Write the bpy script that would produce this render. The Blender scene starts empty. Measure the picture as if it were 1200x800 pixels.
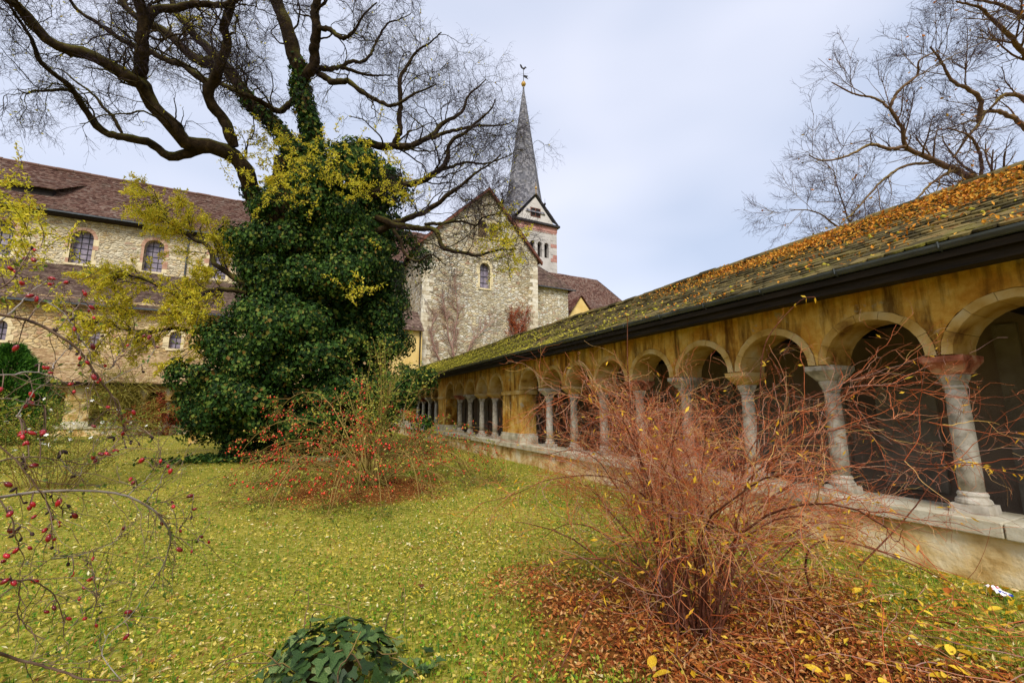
import bpy, math, random
import numpy as np
from mathutils import Vector

rng = np.random.default_rng(11)
random.seed(5)
scene = bpy.context.scene
COL = scene.collection

# ---------------------------------------------------------------- camera
CAM = np.array([0.0, 0.0, 1.63])
YAW, PITCH, FOC = math.radians(26.3), math.atan(78 / 500), 500.0
cam_data = bpy.data.cameras.new("camera")
cam_data.sensor_width = 36.0
cam_data.lens = 15.0
cam_data.clip_start = 0.05
cam_data.clip_end = 2000.0
cam = bpy.data.objects.new("camera", cam_data)
COL.objects.link(cam)
cam.location = CAM
cam.rotation_euler = (math.pi / 2 + PITCH, 0, -YAW)
scene.camera = cam

# ---------------------------------------------------------------- sky, sun, exposure
SUN_EL, SUN_AZ = math.radians(48), math.radians(205)      # azimuth clockwise from north (+Y)
world = bpy.data.worlds.new("World")
scene.world = world
world.use_nodes = True
wn = world.node_tree
wn.nodes.clear()
w_out = wn.nodes.new("ShaderNodeOutputWorld")
w_bg = wn.nodes.new("ShaderNodeBackground")
w_bg.inputs["Strength"].default_value = 0.1
w_sky = wn.nodes.new("ShaderNodeTexSky")
w_sky.sky_type = 'NISHITA'
w_sky.sun_disc = False
w_sky.sun_elevation = SUN_EL
w_sky.sun_rotation = SUN_AZ
w_tc = wn.nodes.new("ShaderNodeTexCoord")
w_map = wn.nodes.new("ShaderNodeMapping")
w_map.inputs["Scale"].default_value = (1.0, 1.0, 2.2)
w_noise = wn.nodes.new("ShaderNodeTexNoise")
w_noise.inputs["Scale"].default_value = 1.3
w_noise.inputs["Detail"].default_value = 3.0
w_noise.inputs["Roughness"].default_value = 0.45
w_ramp = wn.nodes.new("ShaderNodeValToRGB")            # the overcast cloud layer: thin blue-grey to bright white
w_ramp.color_ramp.elements[0].position = 0.34
w_ramp.color_ramp.elements[0].color = (2.35, 2.65, 3.35, 1)
w_ramp.color_ramp.elements[1].position = 0.66
w_ramp.color_ramp.elements[1].color = (3.7, 3.75, 4.25, 1)
w_mix = wn.nodes.new("ShaderNodeMix")
w_mix.data_type = 'RGBA'
w_mix.inputs["Factor"].default_value = 0.88
wn.links.new(w_tc.outputs["Generated"], w_map.inputs["Vector"])
wn.links.new(w_map.outputs["Vector"], w_noise.inputs["Vector"])
wn.links.new(w_noise.outputs["Fac"], w_ramp.inputs["Fac"])
wn.links.new(w_sky.outputs["Color"], w_mix.inputs["A"])
wn.links.new(w_ramp.outputs["Color"], w_mix.inputs["B"])
wn.links.new(w_mix.outputs["Result"], w_bg.inputs["Color"])
wn.links.new(w_bg.outputs["Background"], w_out.inputs["Surface"])

sun_data = bpy.data.lights.new("sun", 'SUN')
sun_data.energy = 1.5
sun_data.angle = math.radians(20)
sun_data.color = (1.0, 0.95, 0.86)
sun = bpy.data.objects.new("sun", sun_data)
COL.objects.link(sun)
sun.location = (-20, -30, 40)
sd = Vector((math.sin(SUN_AZ) * math.cos(SUN_EL), math.cos(SUN_AZ) * math.cos(SUN_EL), math.sin(SUN_EL)))
sun.rotation_euler = sd.to_track_quat('Z', 'Y').to_euler()

scene.view_settings.view_transform = 'Standard'
scene.view_settings.look = 'None'
scene.view_settings.exposure = 1.4
scene.view_settings.gamma = 1.0
scene.view_settings.use_curve_mapping = False
scene.cycles.max_bounces = 6
scene.cycles.transparent_max_bounces = 8

# ---------------------------------------------------------------- geometry helpers
CY, SY, CP, SP = math.cos(YAW), math.sin(YAW), math.cos(PITCH), math.sin(PITCH)
FWD = np.array([SY * CP, CY * CP, SP])
RGT = np.array([CY, -SY, 0.0])
UPV = np.array([-SY * SP, -CY * SP, CP])


def at(px, py, t):
    """A place seen at pixel (px, py) of the photograph, t metres into the scene."""
    return CAM + t * (FWD + RGT * ((px - 600) / FOC) + UPV * ((400 - py) / FOC))


def on_ground(px, py, z=0.0):
    d = FWD + RGT * ((px - 600) / FOC) + UPV * ((400 - py) / FOC)
    return CAM + d * ((z - CAM[2]) / d[2])


def unit(v):
    v = np.asarray(v, float)
    return v / np.maximum(np.linalg.norm(v, axis=-1, keepdims=True), 1e-9)


def mesh_from(name, V, F, mat, smooth=False):
    me = bpy.data.meshes.new(name)
    me.from_pydata(V, [], F)
    if mat is not None:
        me.materials.append(mat)
    if smooth:
        me.polygons.foreach_set("use_smooth", np.ones(len(me.polygons), bool))
    me.update()
    return me


def link(name, me, parent=None, loc=(0, 0, 0), rot=None):
    """One object. loc is in world space; parents are never rotated."""
    o = bpy.data.objects.new(name, me)
    COL.objects.link(o)
    loc = Vector(loc)
    if parent is not None:
        o.parent = parent
        loc = loc - world_loc(parent)
    o.location = loc
    if rot is not None:
        o.rotation_euler = rot
    return o


def world_loc(o):
    v = Vector(o.location)
    while o.parent is not None:
        o = o.parent
        v = v + Vector(o.location)
    return v


def tag(o, label=None, cat=None, group=None, kind=None):
    if label:
        o["label"] = label
    if cat:
        o["category"] = cat
    if group:
        o["group"] = group
    if kind:
        o["kind"] = kind
    return o


def thing(name, loc, label, cat, group=None):
    o = bpy.data.objects.new(name, None)
    o.empty_display_size = 0.3
    COL.objects.link(o)
    o.location = Vector([float(c) for c in loc])
    return tag(o, label, cat, group)


class MB:
    """collects shapes into ONE mesh"""

    def __init__(s):
        s.v, s.f = [], []

    def add(s, V, F):
        k = len(s.v)
        s.v.extend([tuple(map(float, p)) for p in V])
        s.f.extend([tuple(int(i) + k for i in f) for f in F])
        return s

    def box(s, x0, x1, y0, y1, z0, z1):
        return s.add([(x0, y0, z0), (x1, y0, z0), (x1, y1, z0), (x0, y1, z0), (x0, y0, z1), (x1, y0, z1), (x1, y1, z1), (x0, y1, z1)],
                     [(0, 3, 2, 1), (4, 5, 6, 7), (0, 1, 5, 4), (1, 2, 6, 5), (2, 3, 7, 6), (3, 0, 4, 7)])

    def frustum(s, z0, ax0, ay0, z1, ax1, ay1, cx=0, cy=0):
        V = []
        for z, a, b in ((z0, ax0, ay0), (z1, ax1, ay1)):
            V += [(cx - a, cy - b, z), (cx + a, cy - b, z), (cx + a, cy + b, z), (cx - a, cy + b, z)]
        return s.add(V, [(0, 3, 2, 1), (4, 5, 6, 7), (0, 1, 5, 4), (1, 2, 6, 5), (2, 3, 7, 6), (3, 0, 4, 7)])

    def lathe(s, prof, n=16, cx=0, cy=0, sx=1, sy=1, ph=0.0):
        V, F = [], []
        for r, z in prof:
            for i in range(n):
                a = 2 * math.pi * i / n + ph
                V.append((cx + sx * r * math.cos(a), cy + sy * r * math.sin(a), z))
        for k in range(len(prof) - 1):
            for i in range(n):
                j = (i + 1) % n
                F.append((k * n + i, k * n + j, (k + 1) * n + j, (k + 1) * n + i))
        F.append(tuple(range(n - 1, -1, -1)))
        F.append(tuple((len(prof) - 1) * n + i for i in range(n)))
        return s.add(V, F)

    def prism(s, poly, d):
        """planar polygon (3-D points) extruded by vector d"""
        n = len(poly)
        V = [np.array(p, float) for p in poly] + [np.array(p, float) + np.array(d, float) for p in poly]
        F = [tuple(range(n)), tuple(range(2 * n - 1, n - 1, -1))] + [(i, i + n, (i + 1) % n + n, (i + 1) % n) for i in range(n)]
        return s.add(V, F)

    def mesh(s, name, mat, smooth=False):
        return mesh_from(name, s.v, s.f, mat, smooth)

    def obj(s, name, mat, parent=None, smooth=False):
        return link(name, s.mesh(name, mat, smooth), parent)


def tubes(P, R, sides=4):
    """P (N,K,3) poly-lines, R (N,K) radii -> vertices, quads"""
    P = np.asarray(P, float)
    R = np.asarray(R, float)
    N_, K = P.shape[:2]
    T = unit(np.gradient(P, axis=1))
    mean = unit(P[:, -1] - P[:, 0])
    ref = np.zeros((N_, 3))
    ref[np.arange(N_), np.argmin(np.abs(mean), axis=1)] = 1
    A = unit(np.cross(T, ref[:, None, :]))
    B = np.cross(T, A)
    ang = np.arange(sides) * 2 * math.pi / sides
    V = P[:, :, None, :] + R[:, :, None, None] * (A[:, :, None, :] * np.cos(ang)[None, None, :, None] + B[:, :, None, :] * np.sin(ang)[None, None, :, None])
    i = np.arange(N_)[:, None, None] * K * sides
    k = np.arange(K - 1)[None, :, None] * sides
    s0 = np.arange(sides)[None, None, :]
    s1 = (s0 + 1) % sides
    F = np.stack(np.broadcast_arrays(i + k + s0, i + k + s1, i + k + sides + s1, i + k + sides + s0), -1).reshape(-1, 4)
    return V.reshape(-1, 3), F


def merge(parts):
    Vs, Fs, k = [], [], 0
    for V, F in parts:
        Vs.append(np.asarray(V, float))
        Fs.append(np.asarray(F) + k)
        k += len(V)
    return np.concatenate(Vs), np.concatenate(Fs)


def spline(pts, n):
    """Catmull-Rom through the points, resampled evenly to n points"""
    p = np.asarray(pts, float)
    if len(p) < 3:
        t = np.linspace(0, 1, n)[:, None]
        return p[0] * (1 - t) + p[-1] * t
    q = np.vstack([2 * p[0] - p[1], p, 2 * p[-1] - p[-2]])
    out = []
    for i in range(len(p) - 1):
        a, b, c, d = q[i:i + 4]
        for t in np.linspace(0, 1, 9)[:-1]:
            out.append(0.5 * (2 * b + (c - a) * t + (2 * a - 5 * b + 4 * c - d) * t * t + (3 * b - a - 3 * c + d) * t ** 3))
    out.append(p[-1])
    out = np.array(out)
    L = np.concatenate([[0], np.cumsum(np.linalg.norm(np.diff(out, axis=0), axis=1))])
    s = np.linspace(0, L[-1], n)
    return np.stack([np.interp(s, L, out[:, j]) for j in range(3)], 1)


def walk(S, D, L, K, wob, up=0.0, sag=0.0):
    """grow N wandering shoots from S along D"""
    N_ = len(S)
    P = np.zeros((N_, K, 3))
    P[:, 0] = S
    d = unit(D)
    step = (np.asarray(L) / (K - 1))[:, None]
    for k in range(1, K):
        d = unit(d + rng.normal(0, wob, (N_, 3)) + np.array([0, 0, up - sag * k / K]))
        P[:, k] = P[:, k - 1] + d * step
    return P


def sprout(P, R, count, lmin, lmax, K, wob, spread, up=0.0, sag=0.0, rfac=0.6, rmin=0.002, start=0.15, weights=None):
    """side shoots from the poly-lines P: returns new poly-lines and radii"""
    N_, Kp = P.shape[:2]
    seg = np.linalg.norm(np.diff(P, axis=1), axis=2).sum(1)
    w = seg / seg.sum() if weights is None else weights
    idx = rng.choice(N_, count, p=w)
    u = start + (1 - start) * rng.random(count) ** 0.9
    k = np.minimum((u * (Kp - 1)).astype(int), Kp - 2)
    fr = u * (Kp - 1) - k
    S = P[idx, k] * (1 - fr)[:, None] + P[idx, k + 1] * fr[:, None]
    T = unit(P[idx, k + 1] - P[idx, k])
    q = rng.normal(0, 1, (count, 3))
    q = unit(q - (q * T).sum(1, keepdims=True) * T)
    sp = spread * (0.6 + 0.8 * rng.random((count, 1)))
    D = T + q * sp
    L = rng.uniform(lmin, lmax, count) * (1.1 - 0.5 * u)
    Q = walk(S, D, L, K, wob, up, sag)
    r0 = np.maximum(R[idx, k] * rfac, rmin)
    RR = np.maximum(r0[:, None] * np.linspace(1, 0.35, K)[None], rmin * 0.6)
    return Q, RR


def leaf_mesh(P, A, Nn, L, W, fold=0.15):
    """folded pointed leaves, two triangles each"""
    P, A, Nn = np.asarray(P, float), unit(A), np.asarray(Nn, float)
    S = unit(np.cross(A, Nn))
    Nn = np.cross(S, A)
    L = np.broadcast_to(np.asarray(L, float), (len(P),))[:, None]
    W = np.broadcast_to(np.asarray(W, float), (len(P),))[:, None]
    a = P
    b = P + A * L * 0.45 + S * W * 0.5 + Nn * W * fold
    c = P + A * L
    d = P + A * L * 0.45 - S * W * 0.5 + Nn * W * fold
    V = np.stack([a, b, c, d], 1).reshape(-1, 3)
    k = np.arange(len(P))[:, None] * 4
    F = np.concatenate([k + np.array([[0, 2, 1]]), k + np.array([[0, 3, 2]])])
    return V, F


IVY = np.array([(0, 0), (0.34, -0.1), (0.55, 0.22), (0.27, 0.38), (0.2, 0.62), (0, 1.0), (-0.2, 0.62), (-0.27, 0.38), (-0.55, 0.22), (-0.34, -0.1)])


def ivy_mesh(P, A, Nn, L, curl=0.18):
    """five-lobed leaves, eight triangles each"""
    P, A, Nn = np.asarray(P, float), unit(A), np.asarray(Nn, float)
    S = unit(np.cross(A, Nn))
    Nn = np.cross(S, A)
    L = np.asarray(L, float)[:, None, None]
    x, y = IVY[:, 0][None, :, None], IVY[:, 1][None, :, None]
    h = curl * (np.abs(x) - 0.6 * y ** 2)
    V = P[:, None] + L * (S[:, None] * x + A[:, None] * y + Nn[:, None] * h)
    k = np.arange(len(P))[:, None] * 10
    F = np.concatenate([k + np.array([[0, i, i + 1]]) for i in range(1, 9)])
    return V.reshape(-1, 3), F


def rand_dirs(n, zmin=-1.0):
    z = rng.uniform(zmin, 1, n)
    a = rng.uniform(0, 2 * math.pi, n)
    r = np.sqrt(1 - z * z)
    return np.stack([r * np.cos(a), r * np.sin(a), z], 1)


def height(x, y):
    """the lawn's gentle unevenness"""
    return 0.035 * np.sin(0.9 * x + 1) * np.sin(0.7 * y + 0.3) + 0.02 * np.sin(2.1 * x - 0.5 * y) + 0.012 * np.sin(3.3 * y + 1.7 * x)


# ---------------------------------------------------------------- materials
def N(nt, typ, ins=None, **props):
    n = nt.nodes.new("ShaderNode" + typ)
    for k, v in props.items():
        setattr(n, k, v)
    for k, v in (ins or {}).items():
        if isinstance(v, bpy.types.NodeSocket):
            nt.links.new(v, n.inputs[k])
        else:
            n.inputs[k].default_value = v
    return n


def col(h, g=1.0):
    """'#rrggbb' as seen -> linear"""
    out = []
    for i in (1, 3, 5):
        c = int(h[i:i + 2], 16) / 255
        out.append((c / 12.92 if c <= 0.04045 else ((c + 0.055) / 1.055) ** 2.4) * g)
    return (*out, 1)


def ramp(nt, fac, stops, interp='LINEAR'):
    r = N(nt, "ValToRGB", {"Fac": fac})
    cr = r.color_ramp
    cr.interpolation = interp
    while len(cr.elements) < len(stops):
        cr.elements.new(0.5)
    for e, (p, c) in zip(cr.elements, stops):
        e.position = p
        e.color = c if len(c) == 4 else (*c, 1)
    return r.outputs["Color"]


def mixc(nt, f, a, b, mode='MIX'):
    m = N(nt, "Mix", data_type='RGBA', blend_type=mode)
    for k, v in (("Factor", f), ("A", a), ("B", b)):
        if isinstance(v, bpy.types.NodeSocket):
            nt.links.new(v, m.inputs[k])
        else:
            m.inputs[k].default_value = v
    return m.outputs["Result"]


def math_(nt, op, a, b=None, clamp=False):
    m = N(nt, "Math", operation=op, use_clamp=clamp)
    for i, v in enumerate((a, b)):
        if v is None:
            continue
        if isinstance(v, bpy.types.NodeSocket):
            nt.links.new(v, m.inputs[i])
        else:
            m.inputs[i].default_value = v
    return m.outputs[0]


def coords(nt, scale=(1, 1, 1), rot=(0, 0, 0)):
    tc = N(nt, "TexCoord")
    return N(nt, "Mapping", {"Vector": tc.outputs["Object"], "Scale": scale, "Rotation": rot}).outputs["Vector"]


def noise(nt, vec, scale, detail=4.0, rough=0.55, out="Fac"):
    return N(nt, "TexNoise", {"Vector": vec, "Scale": scale, "Detail": detail, "Roughness": rough}).outputs[out]


def mat_base(name, rough=0.85, spec=0.25):
    m = bpy.data.materials.new(name)
    m.use_nodes = True
    b = m.node_tree.nodes["Principled BSDF"]
    b.inputs["Roughness"].default_value = rough
    b.inputs["Specular IOR Level"].default_value = spec
    return m, m.node_tree, b


def bump(nt, b, h, strength=0.5, dist=0.02):
    n = N(nt, "Bump", {"Height": h, "Strength": strength, "Distance": dist})
    nt.links.new(n.outputs["Normal"], b.inputs["Normal"])


def mat_noise(name, stops, scale=3.0, detail=6.0, rough=0.85, spec=0.25, stretch=(1, 1, 1), bump_s=0.4, bump_d=0.01, fine=40.0, rnd=0.0):
    m, nt, b = mat_base(name, rough, spec)
    v = coords(nt, stretch)
    f = noise(nt, v, scale, detail)
    if rnd:
        oi = N(nt, "ObjectInfo").outputs["Random"]
        f = math_(nt, 'ADD', f, math_(nt, 'MULTIPLY', math_(nt, 'SUBTRACT', oi, 0.5), rnd))
    nt.links.new(ramp(nt, f, stops), b.inputs["Base Color"])
    bump(nt, b, noise(nt, v, fine, 4.0), bump_s, bump_d)
    return m


def mat_leaf(name, stops, rough=0.5, spec=0.3, trans=0.3):
    m, nt, b = mat_base(name, rough, spec)
    g = N(nt, "NewGeometry")
    c = ramp(nt, g.outputs["Random Per Island"], stops)
    nt.links.new(c, b.inputs["Base Color"])
    if trans:
        tr = N(nt, "BsdfTranslucent", {"Color": c})
        mx = N(nt, "MixShader", {0: trans, 1: b.outputs[0], 2: tr.outputs[0]})
        nt.links.new(mx.outputs[0], nt.nodes["Material Output"].inputs["Surface"])
    return m


def mat_rubble(name, stone, joint, sx=2.3, sz=5.0, tint=None):
    """coursed rubble: flattened irregular stones with recessed pale joints"""
    m, nt, b = mat_base(name, 0.92, 0.15)
    v0 = coords(nt)
    wob = noise(nt, v0, 1.1, 2.0, 0.5, "Color")
    v1 = N(nt, "VectorMath", {0: N(nt, "VectorMath", {0: wob, 1: (0.5, 0.5, 0.5)}, operation='SUBTRACT').outputs[0], 1: (0.35, 0.35, 0.22)}, operation='MULTIPLY').outputs[0]
    v2 = N(nt, "VectorMath", {0: v0, 1: v1}, operation='ADD').outputs[0]
    v = N(nt, "Mapping", {"Vector": v2, "Scale": (sx, sx, sz)}).outputs["Vector"]
    cell = N(nt, "TexVoronoi", {"Vector": v, "Scale": 1.0, "Randomness": 0.85})
    edge = N(nt, "TexVoronoi", {"Vector": v, "Scale": 1.0, "Randomness": 0.85}, feature='DISTANCE_TO_EDGE')
    sep = N(nt, "SeparateColor", {"Color": cell.outputs["Color"]})
    c = ramp(nt, sep.outputs[0], stone)
    dirt = noise(nt, v0, 0.35, 5.0, 0.6)
    c = mixc(nt, math_(nt, 'MULTIPLY', noise(nt, v0, 9.0, 4.0), 0.55), c, mixc(nt, 0.5, c, joint))
    big = noise(nt, v0, 0.22, 4.0, 0.6)                      # repairs: greyer and more ochre stretches of wall
    c = mixc(nt, ramp(nt, big, [(0.38, (0.55, 0.55, 0.55, 1)), (0.5, (0, 0, 0, 1))]), c, mixc(nt, 0.5, c, col('#8f8a84')))
    c = mixc(nt, ramp(nt, big, [(0.52, (0, 0, 0, 1)), (0.66, (0.6, 0.6, 0.6, 1))]), c, mixc(nt, 0.5, c, col('#b98d4a')))
    if tint:
        c = mixc(nt, ramp(nt, dirt, [(0.42, (0, 0, 0, 1)), (0.68, (0.75, 0.75, 0.75, 1))]), c, tint, 'MULTIPLY')
    j = ramp(nt, edge.outputs["Distance"], [(0.02, (1, 1, 1, 1)), (0.11, (0, 0, 0, 1))])
    c = mixc(nt, j, c, joint)
    nt.links.new(c, b.inputs["Base Color"])
    h = ramp(nt, edge.outputs["Distance"], [(0.0, (0, 0, 0, 1)), (0.18, (1, 1, 1, 1))])
    bump(nt, b, math_(nt, 'ADD', h, math_(nt, 'MULTIPLY', noise(nt, v0, 14.0, 3.0), 0.5)), 1.0, 0.09)
    return m


def mat_tiles(name, stops, sx=5.5, patch=None, island=True, along='X'):
    """far clay tiles: colour varies tile by tile along the real stepped courses"""
    m, nt, b = mat_base(name, 0.9, 0.15)
    v0 = coords(nt)
    tc = N(nt, "SeparateXYZ", {"Vector": v0})
    g = N(nt, "NewGeometry").outputs["Random Per Island"]
    u = math_(nt, 'ADD', math_(nt, 'MULTIPLY', tc.outputs[along], sx), math_(nt, 'MULTIPLY', g, 37.0))
    cellv = N(nt, "CombineXYZ", {"X": math_(nt, 'FLOOR', u), "Y": math_(nt, 'MULTIPLY', g, 113.0)}).outputs[0]
    wn_ = N(nt, "TexWhiteNoise", {"Vector": cellv}, noise_dimensions='3D')
    big = noise(nt, v0, 0.45, 5.0, 0.65)
    f = math_(nt, 'ADD', math_(nt, 'MULTIPLY', wn_.outputs["Value"], 0.55), math_(nt, 'MULTIPLY', big, 0.5))
    c = ramp(nt, f, stops)
    if patch:
        c = mixc(nt, ramp(nt, noise(nt, v0, 1.3, 6.0, 0.7), [(0.52, (0, 0, 0, 1)), (0.7, (0.8, 0.8, 0.8, 1))]), c, patch)
    fr = math_(nt, 'FRACT', u)
    gap = ramp(nt, fr, [(0.0, (0.45, 0.45, 0.45, 1)), (0.1, (1, 1, 1, 1)), (0.9, (1, 1, 1, 1)), (1.0, (0.45, 0.45, 0.45, 1))])
    nt.links.new(c, b.inputs["Base Color"])
    bump(nt, b, math_(nt, 'ADD', gap, math_(nt, 'MULTIPLY', wn_.outputs["Value"], 0.6)), 0.8, 0.03)
    return m

# ---------------------------------------------------------------- material set
MT = {}


def ochre_mat():
    m, nt, b = mat_base("stained_ochre_plaster", 0.9, 0.15)
    v = coords(nt)
    f = noise(nt, v, 2.0, 10.0, 0.68)
    c = ramp(nt, f, [(0.3, col('#8a5a1c')), (0.43, col('#bd842e')), (0.54, col('#d2a44c')), (0.66, col('#dcba72')), (0.8, col('#d0bc90'))])
    run = noise(nt, coords(nt, (1, 3.2, 0.45)), 1.5, 7.0, 0.65)                # rain streaks and soot with a shape of their own
    c = mixc(nt, ramp(nt, run, [(0.47, (0, 0, 0, 1)), (0.62, (0.85, 0.85, 0.85, 1))]), c, col('#4a2a0c'))
    spall = noise(nt, v, 2.6, 8.0, 0.7)
    c = mixc(nt, ramp(nt, spall, [(0.6, (0, 0, 0, 1)), (0.66, (0.8, 0.8, 0.8, 1))]), c, col('#a59a82'))
    nt.links.new(c, b.inputs["Base Color"])
    bump(nt, b, math_(nt, 'ADD', noise(nt, v, 22.0, 5.0), math_(nt, 'MULTIPLY', spall, 1.5)), 0.5, 0.02)
    return m


MT["ochre"] = ochre_mat()
MT["plinth"] = mat_noise("plinth_plaster", [(0.3, col('#6f5228')), (0.42, col('#b08c50')), (0.52, col('#d2b680')), (0.62, col('#d9c9a6')), (0.75, col('#b5aa96'))], 2.2, 12, bump_s=0.7, bump_d=0.02, fine=14)
MT["sill"] = mat_noise("sill_stone", [(0.3, col('#8d8672')), (0.5, col('#b9ae93')), (0.7, col('#cfc8b4'))], 3.5, 8, rnd=0.18, bump_s=0.5)
MT["column"] = mat_noise("column_stone", [(0.3, col('#857c6c')), (0.5, col('#b3a997')), (0.72, col('#cdc4b4'))], 9, 8, rnd=0.25, bump_s=0.5, bump_d=0.006, fine=60)
MT["red_stone"] = mat_noise("red_sandstone", [(0.3, col('#6b3a26')), (0.5, col('#a8644a')), (0.62, col('#bd8a6c')), (0.8, col('#c9a48a'))], 8, 6, rnd=0.2, fine=60)
MT["voussoir"] = mat_noise("arch_stone", [(0.3, col('#7a5420')), (0.41, col('#b0883e')), (0.55, col('#c4a262')), (0.7, col('#cab486')), (0.85, col('#ccbfa4'))], 3.0, 10, rnd=0.07, bump_s=0.45, fine=30)
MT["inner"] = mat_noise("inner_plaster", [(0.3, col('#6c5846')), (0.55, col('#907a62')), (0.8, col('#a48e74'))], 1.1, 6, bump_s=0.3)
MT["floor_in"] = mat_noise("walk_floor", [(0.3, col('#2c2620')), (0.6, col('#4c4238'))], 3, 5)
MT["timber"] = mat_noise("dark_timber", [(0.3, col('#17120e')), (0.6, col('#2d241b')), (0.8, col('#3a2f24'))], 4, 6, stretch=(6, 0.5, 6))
MT["pilaster"] = mat_noise("pale_stone", [(0.3, col('#7c6d58')), (0.7, col('#a3947c'))], 3, 6)
MT["gutter"] = mat_noise("gutter_metal", [(0.3, col('#2a2d2f')), (0.6, col('#43484b')), (0.8, col('#5e6468'))], 3, 5, rough=0.35, spec=0.5, bump_s=0.15)
MT["rubble_gable"] = mat_rubble("gable_rubble", [(0.0, col('#93866e')), (0.2, col('#d0cabc')), (0.45, col('#e9e6dc')), (0.65, col('#dccca4')), (0.82, col('#c2b69c')), (0.93, col('#b58f76')), (1.0, col('#8d857c'))], col('#bcae8e'), 2.7, 6.4, col('#c0b394'))
MT["rubble_nave"] = mat_rubble("nave_rubble", [(0.0, col('#b5a27e')), (0.3, col('#d2c3a0')), (0.55, col('#e0d5b8')), (0.75, col('#dcc48c')), (0.9, col('#c0a880')), (1.0, col('#b48e72'))], col('#d2c5a8'), 2.6, 5.4, col('#cdbb95'))
MT["rubble_aisle"] = mat_rubble("aisle_masonry", [(0.0, col('#a98a5c')), (0.4, col('#d0b681')), (0.7, col('#dcc79a')), (1.0, col('#b78a68'))], col('#c9b288'), 2.6, 5.2, col('#cdb98f'))
MT["surround"] = mat_noise("window_stone", [(0.3, col('#8f6450')), (0.5, col('#b08a72')), (0.7, col('#c4a88e'))], 2.4, 5)
MT["cream"] = mat_noise("cream_stone", [(0.3, col('#b9a67d')), (0.6, col('#d8c9a3'))], 2.4, 5)
MT["quoin"] = mat_noise("quoin_stone", [(0.3, col('#a89a80')), (0.5, col('#c6bba4')), (0.7, col('#d6cfbf'))], 3.4, 7, rnd=0.3)
MT["niche"] = mat_noise("niche_fill", [(0.3, col('#5a4a36')), (0.7, col('#8a744f'))], 2.4, 6)
MT["yellow_wall"] = mat_noise("yellow_render", [(0.3, col('#c9a860')), (0.7, col('#dcc184'))], 0.8, 5)
MT["tower_wall"] = mat_noise("tower_render", [(0.3, col('#a8a29c')), (0.7, col('#c2bcb6'))], 0.6, 6)
MT["tower_red"] = mat_noise("tower_red_stone", [(0.3, col('#96645a')), (0.55, col('#ae8276')), (0.8, col('#bda096'))], 1.2, 4)
MT["tower_pale"] = mat_noise("gable_render", [(0.3, col('#b4aea8')), (0.7, col('#c8c2bc'))], 0.6, 4)
MT["gold"] = mat_noise("gilded_ball", [(0.3, col('#8f6d22')), (0.7, col('#c79a35'))], 3, 3, rough=0.35, spec=0.6)
MT["iron"] = mat_noise("dark_iron", [(0.3, col('#1d1b1c')), (0.7, col('#34302f'))], 5, 3, rough=0.6)
MT["verge"] = mat_noise("verge_boards", [(0.3, col('#4a2d24')), (0.7, col('#7a4c3c'))], 2, 4)
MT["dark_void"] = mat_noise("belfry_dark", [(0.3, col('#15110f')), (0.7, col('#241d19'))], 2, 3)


def glass_mat():
    m, nt, b = mat_base("leaded_glass", 0.28, 0.5)
    v = coords(nt)
    c = ramp(nt, noise(nt, v, 2.2, 3.0), [(0.3, col('#5a5262')), (0.55, col('#857a88')), (0.75, col('#a0959e'))])
    nt.links.new(c, b.inputs["Base Color"])
    bump(nt, b, noise(nt, v, 6.0, 2.0), 0.3, 0.02)
    return m


MT["glass"] = glass_mat()
MT["tile_red"] = mat_tiles("red_clay_tiles", [(0.1, col('#34211d')), (0.3, col('#523830')), (0.5, col('#664a40')), (0.68, col('#7a6054')), (0.85, col('#827268')), (0.95, col('#9a8a80'))], 5.5, col('#665a50'))
MT["tile_red_y"] = mat_tiles("red_clay_tiles_side", [(0.1, col('#38201c')), (0.3, col('#5a352e')), (0.5, col('#6e463c')), (0.68, col('#855e50')), (0.9, col('#8a7568'))], 5.5, col('#6c5a4e'), along='Y')
MT["tile_brown"] = mat_tiles("brown_clay_tiles", [(0.1, col('#3a2c28')), (0.35, col('#5a4640')), (0.6, col('#6e5a50')), (0.9, col('#8a7668'))], 5.5, col('#6a6048'))
MT["tile_ochre"] = mat_tiles("ochre_clay_tiles", [(0.1, col('#6d553c')), (0.35, col('#9a7c5a')), (0.6, col('#b39a74')), (0.9, col('#c2ad88'))], 5.5, col('#948257'))
MT["slate"] = mat_tiles("grey_slates", [(0.1, col('#3f3f45')), (0.35, col('#5d5d64')), (0.6, col('#77767c')), (0.9, col('#939095'))], 4.0, col('#6a6760'))


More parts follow.
